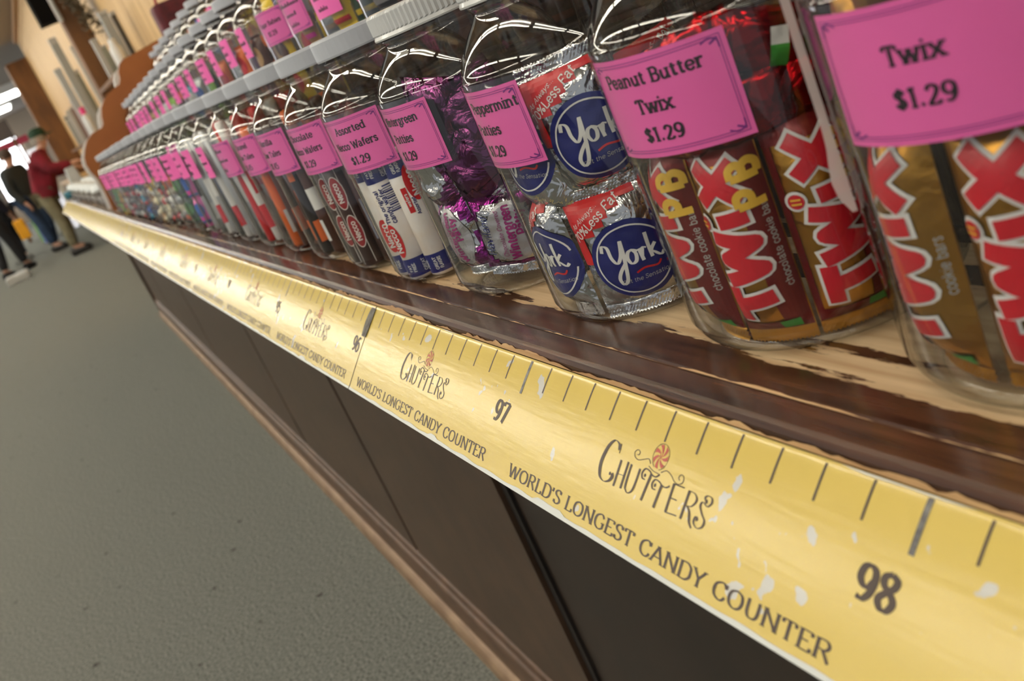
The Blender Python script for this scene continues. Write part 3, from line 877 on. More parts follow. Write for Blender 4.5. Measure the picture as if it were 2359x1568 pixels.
def label_mesh(parent, c, lines, near=True, half=LHALF):
    g = MB(); g.grid(lambda u, v: cyl(c - half + 2 * half * u, LZ0 + (LZ1 - LZ0) * v, LBR), 24 if near else 8, 2)
    lab = g.build('price_label', PINK, parent, True)
    k = R_(1) * LBR
    f = lambda x, y: cyl(c + x / k, y, LBR + 0.0002)
    tx = Ink()
    if lines:
        zs = {3: (0.1352, 0.1226, 0.1098), 2: (0.1285, 0.1146), 1: (0.124,)}[len(lines)]
        for t, z in zip(lines, zs):
            t, off, wmm = t if isinstance(t, tuple) else (t, 0, None)
            h = 0.0060 if len(t) < 6 else 0.0056
            tw = text_width(t) * h / 7
            mx = wmm / 1000 if wmm else 0.058
            write(tx, t, off / 1000, z, h, thick=1.55, thin=1.0, serif=2.5, sthk=0.85, sx=(mx / tw if wmm else min(1.08, mx / tw)), maxlen=1.6)
    else:
        rr = random.Random(int(c * 97) % 1000 + len(parent.name))
        for z in (0.1352, 0.1226, 0.1098)[: 3]:
            w = rr.uniform(0.012, 0.026) if z > 0.11 else 0.011
            x = -w
            while x < w:
                d = rr.uniform(0.0012, 0.003)
                tx.rect(x, z, x + d, z + rr.choice((0.0032, 0.0034, 0.0052)))
                x += d + 0.0011
    tx.out(f).build('printed_text', INKM, lab)
    if near:
        bd = Ink()
        H = half * k
        for ins in (0.0021, 0.0032):
            a, b, c0, d = -H + ins, H - ins, LZ0 + ins, LZ1 - ins
            w_ = 0.00028
            bd.rect(a, c0, b, c0 + w_, 24); bd.rect(a, d - w_, b, d, 24)
            bd.rect(a, c0, a + w_, d, 1, 4); bd.rect(b - w_, c0, b, d, 1, 4)
        for sx_, sz_ in ((1, 1), (1, -1), (-1, 1), (-1, -1)):
            cx, cz = sx_ * (H - 0.0030), (LZ1 - 0.0030) if sz_ > 0 else (LZ0 + 0.0030)
            bd.ribbon(spline([(cx - sx_ * 0.0075, cz - sz_ * 0.0012), (cx - sx_ * 0.004, cz), (cx - sx_ * 0.0008, cz - sz_ * 0.0012), (cx - sx_ * 0.0004, cz - sz_ * 0.0045)], 5), lambda d: 0.0007, 0.002)
            bd.ribbon([(cx - sx_ * 0.004, cz - sz_ * 0.0022), (cx - sx_ * 0.0006, cz - sz_ * 0.0006)], lambda d: 0.0009, 0.002)
        bd.out(f).build('label_border', PURP, lab)
        tp = MB(); tp.grid(lambda u, v: cyl(c - half - 4.5 + (2 * half + 9) * u, LZ0 - 0.0035 + (LZ1 - LZ0 + 0.007) * v, LBR + 0.0006), 24, 2)
        tp.build('clear_tape', TAPE, parent, True)
    return lab

def make_jar(x, y, z, c, lines, lab, group, near=True, ribbed=False, labels=True, half=LHALF):
    t = empty('candy_jar', (x, y, z))
    tag(t, lab, 'jar', group)
    link('glass_body', GL_ME, t)
    link('lid', LIDR_ME if ribbed else LIDP_ME, t)
    if labels: label_mesh(t, c, lines, near, half)
    return t

# ------------------------------------------------------------------ candy
def foil(name, col, rough=0.2, bump=1.0, scale=90):
    """metallised film with sharp creases"""
    m = mat(name, col, rough, 1.0)
    L = m.node_tree.links.new
    tc = nd(m, 'ShaderNodeTexCoord')
    n = nd(m, 'ShaderNodeTexNoise'); n.inputs['Scale'].default_value = scale; n.inputs['Detail'].default_value = 3; n.inputs['Distortion'].default_value = 1.2
    L(tc.outputs['Object'], n.inputs['Vector'])
    v = nd(m, 'ShaderNodeTexVoronoi', feature='F1'); v.inputs['Scale'].default_value = scale * 1.1
    L(tc.outputs['Object'], v.inputs['Vector'])
    a = nd(m, 'ShaderNodeMath', operation='MULTIPLY_ADD'); a.inputs[1].default_value = 0.45
    L(v.outputs['Distance'], a.inputs[0]); L(n.outputs['Fac'], a.inputs[2])
    b = nd(m, 'ShaderNodeBump'); b.inputs['Strength'].default_value = bump; b.inputs['Distance'].default_value = 0.005
    L(a.outputs[0], b.inputs['Height']); L(b.outputs[0], m.node_tree.nodes['Principled BSDF'].inputs['Normal'])
    return m
SILVER = foil('silver_foil', (206, 206, 208), 0.14, 0.75, 52)
GOLDF = foil('gold_wrapper', (190, 140, 62), 0.3, 0.35, 40)
REDF = foil('red_foil', (122, 8, 14), 0.22, 0.8, 45)
PURPF = foil('purple_foil', (150, 48, 138), 0.2, 0.7, 60)
PLUMF = foil('dark_plum_foil', (108, 56, 96), 0.2, 0.8, 60)
MAROON = mat('dark_red_wrapper', (112, 18, 20), 0.3, 0.35, bump=0.3)
TWRED = mat('red_logo_print', (196, 22, 42), 0.35)
TWHITE = mat('white_logo_outline', (232, 230, 228), 0.4)
PBYEL = mat('yellow_logo_print', (232, 186, 62), 0.4)
NAVY = mat('navy_print', (14, 22, 104), 0.3)
RED = mat('red_print', (198, 16, 24), 0.35)
GREYP = mat('small_grey_print', (188, 186, 182), 0.5)
GREEN = mat('green_print', (62, 148, 56), 0.5)
CREAM = mat('cream_paper_wrapper', (236, 222, 208), 0.5, vary=(244, 240, 240), vscale=40)
CHOC = mat('dark_brown_wrapper', (64, 34, 28), 0.3, vary=(52, 26, 22), vscale=30)
PURPR = mat('magenta_print', (150, 20, 110), 0.4)
BLUEP = mat('blue_print', (52, 88, 158), 0.45)

class Pack:
    """a pillow wrapper bent to the inside of the jar; S(a, b) is its outer skin, a across, b up"""
    def __init__(s, phi, zc, w, h, r0=0.0575, th=0.007, tilt=0.0, wr=0.0009, seed=0, pw=3.0, lim=0.0668):
        s.__dict__.update(locals())
    def pos(s, a, b, depth):
        c, n = math.cos(s.tilt), math.sin(s.tilt)
        A, B = a * c - b * n, a * n + b * c
        r = min(depth, s.lim)
        ph = s.phi + math.degrees(A / 0.0610)
        return cyl(ph, s.zc + B, r)
    def S(s, a, b, off=0.0):
        u, v = min(1, abs(2 * a / s.w)), min(1, abs(2 * b / s.h))
        p = (1 - u ** s.pw) * (1 - v ** 5)
        n = noise.noise((a * 70 + s.seed * 7.1, b * 70, s.seed)) + 0.5 * noise.noise((a * 160, b * 160 + s.seed, 3.3))
        return s.pos(a, b, min(s.r0 + s.th * p + s.wr * n, s.lim - 0.0012) + off)
    def back(s, a, b):
        u, v = min(1, abs(2 * a / s.w)), min(1, abs(2 * b / s.h))
        p = (1 - u ** s.pw) * (1 - v ** 5)
        return s.pos(a, b, s.r0 - s.th * 0.8 * p)
    def mesh(s, name, m, loc, crimp=0.006, nu=14, nv=22):
        g = MB()
        g.grid(lambda u, v: s.S((u - .5) * s.w, (v - .5) * s.h), nu, nv)
        g.grid(lambda u, v: s.back((u - .5) * s.w, (v - .5) * s.h), nu, nv, True)
        if crimp:
            nz = max(6, int(s.w / 0.0022)) * 2
            for sg in (-1, 1):
                def cr(u, v):
                    i = int(round(u * nz))
                    e = crimp + (0.0009 if i % 2 else 0)
                    return s.pos((u - .5) * s.w, sg * (s.h / 2 + e * v), s.r0 + 0.0006 * math.sin(v * 16 + s.seed) + s.wr * 0.8 * noise.noise((u * 9, s.seed, sg)))
                g.grid(cr, nz, 5, sg < 0)
        o = g.build(name, m, None, True)
        o.location = loc
        return o
    def print(s, ink, name, m, parent, off=0.00045, fsize=0.003):
        if not ink.f: return None
        ink.fine(fsize)
        return ink.out(lambda a, b: s.S(a, b, off)).build(name, m, parent)

def fdisc(ink, cx, cy, r, ry=None, nr=5, n=36):
    ry = ry or r
    for i in range(nr):
        a, b = i / nr, (i + 1) / nr
        for k in range(n):
            t0, t1 = 2 * PI * k / n, 2 * PI * (k + 1) / n
            q = [(cx + r * a * math.cos(t0), cy + ry * a * math.sin(t0)), (cx + r * b * math.cos(t0), cy + ry * b * math.sin(t0)), (cx + r * b * math.cos(t1), cy + ry * b * math.sin(t1)), (cx + r * a * math.cos(t1), cy + ry * a * math.sin(t1))]
            ink.poly(q if i else [q[0], q[1], q[2]])

TW = [[(0.15, 2.55), (2.35, 2.55)], [(1.25, 2.5), (1.55, 0.35)], [(2.75, 2.65), (3.25, .45), (4.05, 2.2), (4.75, .45), (5.35, 2.65)], [(6.15, 1.95), (6.25, .35)], [(7.1, .35), (9.3, 2.65)], [(7.3, 2.65), (9.1, .35)]]
def twix(loc, phi, zc, k, pb, lab, group, tilt=0.0, seed=0, w=0.0395, h=0.094, a_off=0.0):
    p = Pack(phi, zc, w, h, r0=0.0540, th=0.0110, wr=0.0004, seed=seed, tilt=tilt, pw=2.1)
    o = p.mesh('candy_bar', GOLDF, loc)
    tag(o, lab, 'candy bar', group)
    mp = lambda q: [(a_off + (1.5 - v) * k * 0.98, (u - 4.75) * k) for u, v in q]
    if pb:
        g = Ink()
        g.rect(w * .5 - .0125, -h * .5, w * .5 - .0005, h * .5, 6, 20)
        g.rect(-w * .5, h * .385, w * .5 - .0125, h * .5, 12, 4)
        g.rect(-w * .5 + .0005, -h * .5, -w * .5 + .0040, h * .385, 3, 18)
        g.rect(-w * .5 + .0040, -h * .5, w * .5 - .0125, -h * .44, 12, 3)
        p.print(g, 'side_stripe', MAROON, o, 0.00025)
    wh, rd = Ink(), Ink()
    for q in TW:
        L_ = mp(q)
        ex = lambda e, q: (e[0] + (e[0] - q[0]) / math.dist(e, q) * .17 * k, e[1] + (e[1] - q[1]) / math.dist(e, q) * .17 * k)
        wh.ribbon([ex(L_[0], L_[1])] + L_[1:-1] + [ex(L_[-1], L_[-2])], lambda d: 1.14 * k, 0.005)
        if len(L_) > 2:
            for e in L_[1:-1]: wh.disc(e, 0.57 * k, 10)
    d0 = mp([(6.1, 3.02)])[0]
    wh.disc(d0, 0.55 * k, 16)
    for q in TW:
        L_ = mp(q)
        rd.ribbon(L_, lambda d: 0.82 * k, 0.005)
        if len(L_) > 2:
            for e in L_[1:-1]: rd.disc(e, 0.41 * k, 10)
    rd.disc(d0, 0.40 * k, 16)
    p.print(wh, 'logo_border', TWHITE, o, 0.0006)
    p.print(rd, 'logo_letters', TWRED, o, 0.0012)
    y = Ink()
    for e in (-0.12, 0.12): y.rect(d0[0] - .25 * k, d0[1] + (e - .05) * k, d0[0] + .25 * k, d0[1] + (e + .05) * k)
    if pb:
        for ch, zz in (('P', 0.20), ('B', 0.335)):
            t = Ink(); write(t, ch, 0, 0, 0.0105, thick=2.3, thin=2.0, serif=0, maxlen=2)
            b_ = len(y.v)
            y.v += [(a_off + 0.0178 - vy, zz * h + vx) for vx, vy in t.v]; y.f += [tuple(i + b_ for i in f) for f in t.f]
    p.print(y, 'yellow_print', PBYEL, o, 0.0016)
    t = Ink(); write(t, 'chocolate cookie bars' if pb else 'cookie bars', 0, 0, 0.0030, thick=.9, thin=.8, serif=0, maxlen=4)
    s2 = Ink(); s2.v = [(a_off + (0.0170 if pb else 0.0172) - vy, -0.004 + vx) for vx, vy in t.v]; s2.f = t.f
    p.print(s2, 'small_print', GREYP, o)
    t = Ink(); t.rect(w * .12, -h * .5 + .001, w * .36, -h * .5 + .0055, 3)
    p.print(t, 'green_mark', GREEN, o, 0.0007)
    return o

ROW1 = [(0.601, 0.101), (0.457, 0.100), (0.318, 0.094), (0.1585, 0.096), (0.0205, 0.092), (-0.117, 0.093)]
JZ = ZS
g1 = 'candy jars in the front row'
def L1(i): return (ROW1[i][0], ROW1[i][1], JZ)

# 0 caramel bars
j = make_jar(*L1(0), 14.0, ['Twix', '$1.29'], 'big glass jar of gold bars with pink Twix label, nearest the camera', g1, ribbed=True, half=31)
fl_ = MB()
def flap(u, v):
    z = 0.074 + 0.125 * v
    wdt = 0.0032 + 0.0025 * math.exp(-((v - 0.10) / 0.08) ** 2)
    return cyl(-33.0 - 4.0 * math.sin(v * 2.2), z, RJ + 0.0008 + wdt * u * (1 if v > 0.02 else 0.5))
fl_.grid(flap, 3, 20)
o = fl_.build('loose_tape_edge', mat('milky_tape_edge', (214, 196, 192), 0.35, alpha=0.72), j, True)
for i, (ph, sd) in enumerate(((-19, 1), (24.5, 2), (66, 3), (108, 4))):
    twix(L1(0), ph, 0.058, 0.0084, False, 'gold chocolate bar wrapper with red and white logo standing in the nearest jar', 'gold bars in the nearest jar', seed=sd, h=0.092)
for i, (ph, z, ti) in enumerate(((-25, 0.130, 1.2), (30, 0.140, 1.9), (75, 0.128, 1.35), (10, 0.152, 1.6))):
    p = Pack(ph, z, 0.032, 0.070, r0=0.052, th=0.006, tilt=ti, seed=20 + i)
    tag(p.mesh('candy_bar', GOLDF, L1(0)), 'gold wrapped bar lying across the top of the nearest jar', 'candy bar', 'gold bars lying on top in the nearest jar')

# 1 peanut butter bars
make_jar(*L1(1), 14.5, [('Peanut Butter', 0, 57), ('Twix', -1, 21), ('$1.29', -1, 23)], 'glass jar of red and gold bars with pink Peanut Butter Twix label', g1, ribbed=True)
for i, (ph, sd) in enumerate(((-15, 5), (24, 6), (63, 7), (101, 8))):
    twix(L1(1), ph, 0.056, 0.0083, True, 'red and gold peanut butter bar with yellow PB print standing in its jar', 'peanut butter bars standing in their jar', seed=sd)
for i, (ph, z, ti) in enumerate(((2, 0.110, 1.45), (44, 0.111, 1.68), (84, 0.112, 1.4), (62, 0.134, 1.3), (22, 0.136, 1.75))):
    p = Pack(ph, z, 0.026, 0.050, r0=0.0575, th=0.006, tilt=ti, seed=30 + i, wr=0.0016)
    o = tag(p.mesh('candy_bar', REDF, L1(1)), 'crumpled red foil bar end lying high in the peanut butter jar', 'candy bar', 'red foil bars lying high in the peanut butter jar')
    if i in (2, 3):
        t = Ink(); t.rect(-0.012, -0.006, -0.002, 0.001, 3); p.print(t, 'green_mark', GREEN, o)
        t = Ink(); t.rect(-0.002, -0.006, 0.005, 0.001, 3); p.print(t, 'white_mark', TWHITE, o)

# 2 peppermint patties
make_jar(*L1(2), -2.5, [('Peppermint', 12.5, 48), ('Patties', 0, 30), ('$1.29', 0, 23)], 'glass jar of silver foil packets with pink Peppermint Patties label', g1, ribbed=True)
def york(phi, zc, tilt, seed, red=True, w=0.058, h=0.064, cx=0.004, cy=-0.007):
    p = Pack(phi, zc, w, h, r0=0.0565, th=0.0075, tilt=tilt, wr=0.0011, seed=seed, pw=4)
    o = p.mesh('peppermint_patty', SILVER, L1(2), crimp=0.007)
    tag(o, 'silver foil peppermint patty packet with round navy emblem and red corner', 'candy', 'silver patties in the peppermint jar')
    R = 0.0232
    d = Ink(); fdisc(d, cx, cy, R, R, 7, 40); p.print(d, 'navy_disc', NAVY, o, 0.0005)
    if red:
        r = Ink()
        n = 16
        for i in range(n):
            for k2 in range(n):
                a0, b0 = -w / 2 + w * i / n, -h / 2 + h * k2 / n
                a1, b1 = a0 + w / n, b0 + h / n
                ac, bc = (a0 + a1) / 2, (b0 + b1) / 2
                if bc - 0.60 * ac > 0.0205 + 0.0009 * math.sin(ac * 300) and math.hypot(ac - cx, bc - cy) > R + 0.0005:
                    r.poly([(a0, b0), (a1, b0), (a1, b1), (a0, b1)])
                elif ac < -0.019 and bc > -0.004 and math.hypot(ac - cx, bc - cy) > R + 0.0005:
                    r.poly([(a0, b0), (a1, b0), (a1, b1), (a0, b1)])
        p.print(r, 'red_corner_print', RED, o, 0.0004)
    g = Ink()
    ring = [(cx + R * .86 * math.cos(t * PI / 24), cy + R * .86 * math.sin(t * PI / 24)) for t in range(2, 47)]
    g.ribbon(ring, lambda d: 0.0009, 0.004)
    k = 0.0041; ox, oy = cx - 3.65 * k, cy - 0.9 * k
    nib = lambda d: 0.0007 + 0.0013 * abs(d[0] * 0.35 + d[1] * 0.94)
    for q in ([(0, 3.0), (.35, 3.9), (.95, 3.5), (1.05, 2), (1.55, 1.1), (2.3, 2), (2.85, 3.9)], [(2.9, 4.0), (2.55, 1.2), (1.95, -1.4), (1.2, -2.1), (.95, -1.2), (1.5, -.2), (2.6, .9)],
              [(3.9, 2.3), (3.3, 2.1), (3.0, 1.3), (3.3, .5), (3.95, .7), (4.2, 1.6), (3.9, 2.3), (4.5, 1.9)], [(4.75, 2.1), (4.85, .4)], [(4.85, 1.1), (5.2, 2), (5.65, 1.9)], [(6.15, 3.9), (6.0, 2), (6.0, .4)], [(6.9, 2.1), (6.15, 1.3), (6.5, .8), (7.1, .2), (7.6, .5)]):
        g.ribbon(spline([(ox + a * k, oy + b * k) for a, b in q], 6), nib, 0.003)
    if red:
        write(g, '70%Less Fat', -0.0070, 0.0190, 0.0047, thick=1.0, thin=.9, serif=0, rot=0.52, maxlen=3, align='c')
        write(g, 'As Always...', -0.0135, 0.0222, 0.0028, thick=.8, thin=.6, serif=0, rot=0.5, slant=.25, maxlen=4)
    p.print(g, 'white_lettering', TWHITE, o, 0.0009)
    sw = Ink(); sw.ribbon(spline([(cx - .001, cy - .0075), (cx + .004, cy - .0062), (cx + .0105, cy - .0072), (cx + .013, cy - .0052)], 6), lambda d: 0.0011, .003)
    p.print(sw, 'red_swash', RED, o, 0.0011)
    t = Ink(); write(t, 'Get the Sensation', cx + .003, cy - .0125, 0.0024, thick=.7, thin=.6, serif=0, slant=.2, maxlen=4)
    p.print(t, 'small_print', GREYP, o, 0.0009)
    return o
york(50, 0.112, 0.05, 1)
york(5, 0.105, -0.10, 2, red=False, cx=0.003, cy=0.002)
york(-11, 0.042, 0.06, 3, red=True, w=0.054, cx=0.006, cy=-0.002)
york(46, 0.042, 0.03, 4)
york(104, 0.044, -0.05, 5)
york(107, 0.11, 0.1, 6)
york(170, 0.05, 0.05, 7); york(-80, 0.05, 0.0, 8)

# 3 wintergreen patties
make_jar(*L1(3), 4.5, [('Wintergreen', 4, 47), ('Patties', 1, 28), ('$1.29', 0, 22)], 'glass jar of purple and silver packets with pink Wintergreen Patties label', g1, ribbed=True)
def winter(phi, zc, tilt, seed, m=SILVER, txt=True, w=0.052, h=0.050):
    p = Pack(phi, zc, w, h, r0=0.0560, th=0.0075, tilt=tilt, wr=0.0014 if txt else 0.0026, seed=seed, pw=4)
    o = p.mesh('wintergreen_patty', m, L1(3), crimp=0.006)
    tag(o, 'crinkled silver and purple foil wintergreen patty packet', 'candy', 'purple patties in the wintergreen jar')
    r = Ink(); n = 14
    for i in range(n):
        for k2 in range(n):
            a0, b0 = -w / 2 + w * i / n, -h / 2 + h * k2 / n
            a1, b1 = a0 + w / n, b0 + h / n
            ac, bc = (a0 + a1) / 2, (b0 + b1) / 2
            if (ac / 0.0235) ** 2 + (bc / (0.0235 if txt else 0.019)) ** 2 > 1.0 + 0.25 * noise.noise((ac * 90, bc * 90, seed)):
                r.poly([(a0, b0), (a1, b0), (a1, b1), (a0, b1)])
    p.print(r, 'purple_border', PURPF if txt else PLUMF, o, 0.0004)
    if txt:
        t = Ink(); fdisc(t, 0.004, 0, 0.0165, 0.0215, 5, 28); p.print(t, 'pale_window_print', mat('pale_grey_film', (186, 184, 188), 0.3, 0.45), o, 0.0005)
        t = Ink()
        write(t, 'Wintergreen', 0, 0.0, 0.0066, thick=1.9, thin=1.3, serif=1.6, sthk=.6, sx=.72, maxlen=2)
        write(t, 'Patty', 0.006, -0.0078, 0.0062, thick=1.9, thin=1.3, serif=1.6, sthk=.6, sx=.8, maxlen=2)
        write(t, 'Chocolate Covered', 0, 0.0080, 0.0030, thick=.9, thin=.6, serif=0, slant=.2, sx=.9, maxlen=4)
        s2 = Ink(); s2.v = [(0.006 - vy, vx) for vx, vy in t.v]; s2.f = t.f
        p.print(s2, 'magenta_lettering', PURPR, o, 0.0010)
        t = Ink(); write(t, 'Haviland', 0, 0, 0.0062, thick=.8, thin=.5, serif=0, slant=.25, sx=.8, maxlen=3)
        s2 = Ink(); s2.v = [(-0.0105 - vy, vx) for vx, vy in t.v]; s2.f = t.f
        p.print(s2, 'navy_script', NAVY, o, 0.0010)
    return o
winter(2, 0.047, 0.1, 11); winter(48, 0.043, -0.12, 12); winter(94, 0.045, 0.2, 13)
winter(44, 0.096, 0.35, 14, PLUMF, False); winter(86, 0.092, -0.4, 15, SILVER, False); winter(62, 0.124, 0.25, 16, PLUMF, False, h=0.044); winter(30, 0.132, 1.3, 20, PLUMF, False, h=0.04)
winter(-5, 0.094, 0.15, 17, SILVER, False); winter(-70, 0.05, 0.1, 18); winter(160, 0.06, 0.1, 19)

# 4 and 5 wafer rolls
def roll(loc, phi, rr, z0, base, spin, lab, group, seed, kind, faces, rad=0.0122, ln=0.100, tilt=(0, 0)):
    cx, cy = rr * math.sin(R_(phi)), -rr * math.cos(R_(phi))
    g = MB(); g.lathe([(0.0, 0.0), (rad * .8, 0.0), (rad, 0.002), (rad, ln - 0.002), (rad * .8, ln), (0.0, ln)], 28)
    o = g.build('wafer_roll', base, None, True)
    o.location = (loc[0] + cx, loc[1] + cy, loc[2] + z0)
    o.rotation_euler = (R_(tilt[0]), R_(tilt[1]), 0)
    tag(o, lab, 'candy roll', group)
    f = lambda off: (lambda x, y: ((rad + off) * math.sin(x / rad + R_(spin)), -(rad + off) * math.cos(x / rad + R_(spin)), y))
    C2 = 2 * PI * rad
    def pr(ink, nm, m, off): ink.out(f(off)).build(nm, m, o)
    X = lambda ang: R_(ang - spin) * rad
    def vert(t, x, y, h, ink, sx=1.0, down=False):
        q = Ink(); write(q, t, 0, 0, h, thick=1.5, thin=1.2, serif=0, sx=sx, maxlen=2)
        sg = -1 if down else 1
        b_ = len(ink.v); ink.v += [(x - sg * vy, y + sg * vx) for vx, vy in q.v]; ink.f += [tuple(i + b_ for i in ff) for ff in q.f]
    if kind == 'white':
        n = Ink(); n.rect(-C2 / 2, 0.003, C2 / 2, 0.019, 28, 1); n.rect(-C2 / 2, ln - .020, C2 / 2, ln - .003, 28, 1); pr(n, 'navy_stripe', NAVY, 0.0002)
        b, w, k, tab = Ink(), Ink(), Ink(), Ink()
        for ang, zz in faces.get('oval', []):
            x_ = X(ang)
            fdisc(b, x_, zz, 0.0064, 0.0150, 3, 20); vert('Necco', x_ + .0032, zz, 0.0062, w, .9)
        for ang in faces.get('text', []):
            x_ = X(ang)
            vert('The original', x_ - .001, 0.066, 0.0044, k, .85); vert('candy wafer', x_ + .0045, 0.066, 0.0044, k, .85)
        for ang in faces.get('code', []):
            x_ = X(ang)
            for i in range(13): k.rect(x_ - .005, 0.060 + i * .0018, x_ + .005, 0.060 + i * .0018 + (.0007 if i % 3 else .0012), 5)
        for ang, zz in faces.get('tab', []):
            x_ = X(ang)
            tab.rect(x_ - .0024, zz - .0105, x_ + .0024, zz + .0105, 3, 1); vert('wafers', x_ + .0013, zz, .0028, w, .9); vert('Assorted', x_ + .0062, zz - .006, .0030, k, .85)
        for sh in range(6):
            x_ = -C2 / 2 + C2 * (sh + .5) / 6
            for zz in (0.011, ln - .0115):
                vert('GREAT' if sh % 2 else 'FAT', x_ + .0005, zz, 0.0026, w, .9); vert('FLAVORS' if sh % 2 else 'FREE', x_ + .0045, zz, 0.0026, w, .62 if sh % 2 else .9)
        if b.f: pr(b, 'red_oval_logo', RED, 0.0003)
        if tab.f: pr(tab, 'red_tab', RED, 0.0003)
        pr(w, 'white_lettering', TWHITE, 0.0006)
        if k.f: pr(k, 'dark_lettering', NAVY, 0.0003)
    elif kind == 'brown':
        b, w = Ink(), Ink()
        for ang, zz in faces.get('oval', []):
            x_ = X(ang); fdisc(w, x_, zz, 0.0066, 0.0165, 3, 20); fdisc(b, x_, zz, 0.0057, 0.0155, 3, 20)
        pr(w, 'oval_border', CREAM, 0.0002); pr(b, 'red_oval_logo', mat('dark_red_print', (150, 26, 34), .4), 0.0004)
        wl_ = Ink()
        for ang, zz in faces.get('oval', []): vert('Necco', X(ang) + .0024, zz, .0050, wl_, 1.0)
        pr(wl_, 'pale_lettering', CREAM, .0006)
        g2 = Ink()
        for ang in faces.get('panel', []):
            x_ = X(ang); g2.rect(x_ - .0055, .024, x_ + .0055, .064, 6, 1)
        if g2.f: pr(g2, 'grey_panel', mat('dull_blue_grey_print', (128, 130, 142), .5), 0.0003)
        l2 = Ink()
        for ang in faces.get('line', []): x_ = X(ang); l2.rect(x_ - .0003, .003, x_ + .0003, ln - .006, 1, 1)
        pr(l2, 'pale_stripe', CREAM, 0.0003)
    elif kind == 'blue':
        k = Ink()
        for i in range(9):
            for q in range(14):
                if (i * 7 + q * 3) % 5: k.rect(-.009 + i * .002, .008 + q * .006, -.009 + i * .002 + .0013, .008 + q * .006 + .0045)
        pr(k, 'blue_print', BLUEP, 0.0003)
    return o
make_jar(*L1(4), 18.5, [('Assorted', 5.5, 38), ('Necco Wafers', 2.5, 55), ('$1.29', 4, 24)], 'glass jar of white wafer rolls with pink Assorted Necco Wafers label', g1)
W0 = {'oval': [(70, .035), (250, .08)], 'text': [120]}
for i, (ph, kd, sp, zz, fc) in enumerate(((-14, 'white', 40, .012, {'oval': [(36, .037)], 'text': [100]}), (13, 'white', 62, .010, {'oval': [(20, .036), (150, .08)], 'text': [42], 'code': [88]}), (41, 'white', 18, .010, {'oval': [(92, .078), (230, .04)], 'tab': [(48, .066)], 'code': [150]}), (69, 'blue', 62, .011, {}), (100, 'white', 100, .012, W0), (140, 'white', 140, .012, W0), (-60, 'white', 0, .01, W0), (200, 'white', 0, .01, W0))):
    roll(L1(4), ph, 0.0530, zz - 0.006, CREAM, sp, 'white paper wafer roll with navy bands standing in the assorted wafer jar', 'white rolls in the assorted wafer jar', i, kd, fc, ln=.106)
make_jar(*L1(5), 11, [('Chocolate', 2, 44), ('Necco Wafers', 3, 50), ('$1.29', 0, 23)], 'glass jar of dark brown wafer rolls with pink label beside the white rolls', g1)
for i, (ph, sp) in enumerate(((-14, 20), (16, 64), (46, 30), (75, 75), (104, 100), (150, 0), (-60, 0), (200, 0))):
    roll(L1(5), ph, 0.0530, 0.005, CHOC, sp, 'dark brown wafer roll with red ovals standing in its jar', 'brown rolls in the chocolate wafer jar', i, 'brown', {'oval': [((40, 52, 66, 74, 80, 100, 20, 200)[i], z_) for z_ in ((.036, .074) if i != 2 else (.084,))], 'panel': [46] if i == 2 else [], 'line': [ph + 2, ph + 60]}, ln=.112)
for ph in (40, 72):
    p = Pack(ph, 0.128, 0.03, 0.04, r0=.05, th=.006, tilt=.9, seed=ph)
    tag(p.mesh('wrapped_candy', mat('dark_red_patterned_wrapper', (120, 34, 34), 0.4, vary=(64, 34, 28), vscale=160), L1(5)), 'dark red wrapper end above the brown rolls', 'candy', 'dark red wrapper ends above the brown rolls')

# ---- the jars further along: one set of contents each
def M_(name, c, rough=0.4, metal=0.0): return mat(name, c, rough, metal)
PAL = {'red': (200, 24, 28), 'white': (232, 230, 226), 'orange': (232, 108, 40), 'brown': (78, 44, 30), 'silver': (196, 198, 200), 'pink': (226, 70, 170), 'purple': (112, 42, 112), 'green': (78, 150, 62), 'dkgreen': (38, 66, 36), 'yellow': (234, 200, 40),
       'blue': (44, 92, 176), 'teal': (50, 130, 160), 'tan': (190, 150, 100), 'dark': (44, 36, 34), 'lime': (140, 196, 40), 'cream': (232, 222, 190)}
NEAT = {'red': 'red', 'white': 'white', 'orange': 'orange', 'brown': 'brown', 'silver': 'silver', 'pink': 'pink', 'purple': 'purple', 'green': 'green', 'dkgreen': 'dark green', 'yellow': 'yellow', 'blue': 'blue', 'teal': 'teal', 'tan': 'tan', 'dark': 'black', 'lime': 'lime green', 'cream': 'cream'}
def cm(c): return mat('%s_wrapper' % NEAT[c].replace(' ', '_'), PAL[c], 0.32, 0.55 if c == 'silver' else 0.05)
_stick = {}
def stick(loc, phi, rr, z0, ln, c, c2, lab, group, tilt, rad=0.0075):
    key = (c, c2, ln)
    if key not in _stick:
        g = MB(); g.lathe([(0, 0), (rad * .7, 0), (rad, .003), (rad, ln - .003), (rad * .7, ln), (0, ln)], 12)
        o = g.build('candy_stick', cm(c), None, True)
        if c2:
            for q in range(3):
                b = MB(); z_ = ln * (0.12 + 0.28 * q)
                b.grid(lambda u, v: ((rad + .0003) * math.cos(2 * q + 2.6 * u), (rad + .0003) * math.sin(2 * q + 2.6 * u), z_ + ln * .19 * v), 6, 1)
                b.build('stripe_print', cm(c2), o, True)
        _stick[key] = o
    else:
        o = dup(_stick[key])
    o.location = (loc[0] + rr * math.sin(R_(phi)), loc[1] - rr * math.cos(R_(phi)), loc[2] + z0)
    o.rotation_euler = (R_(tilt[0]), R_(tilt[1]), random.uniform(0, 6))
    tag(o, lab, 'candy stick', group)
    return o
_bit = {}
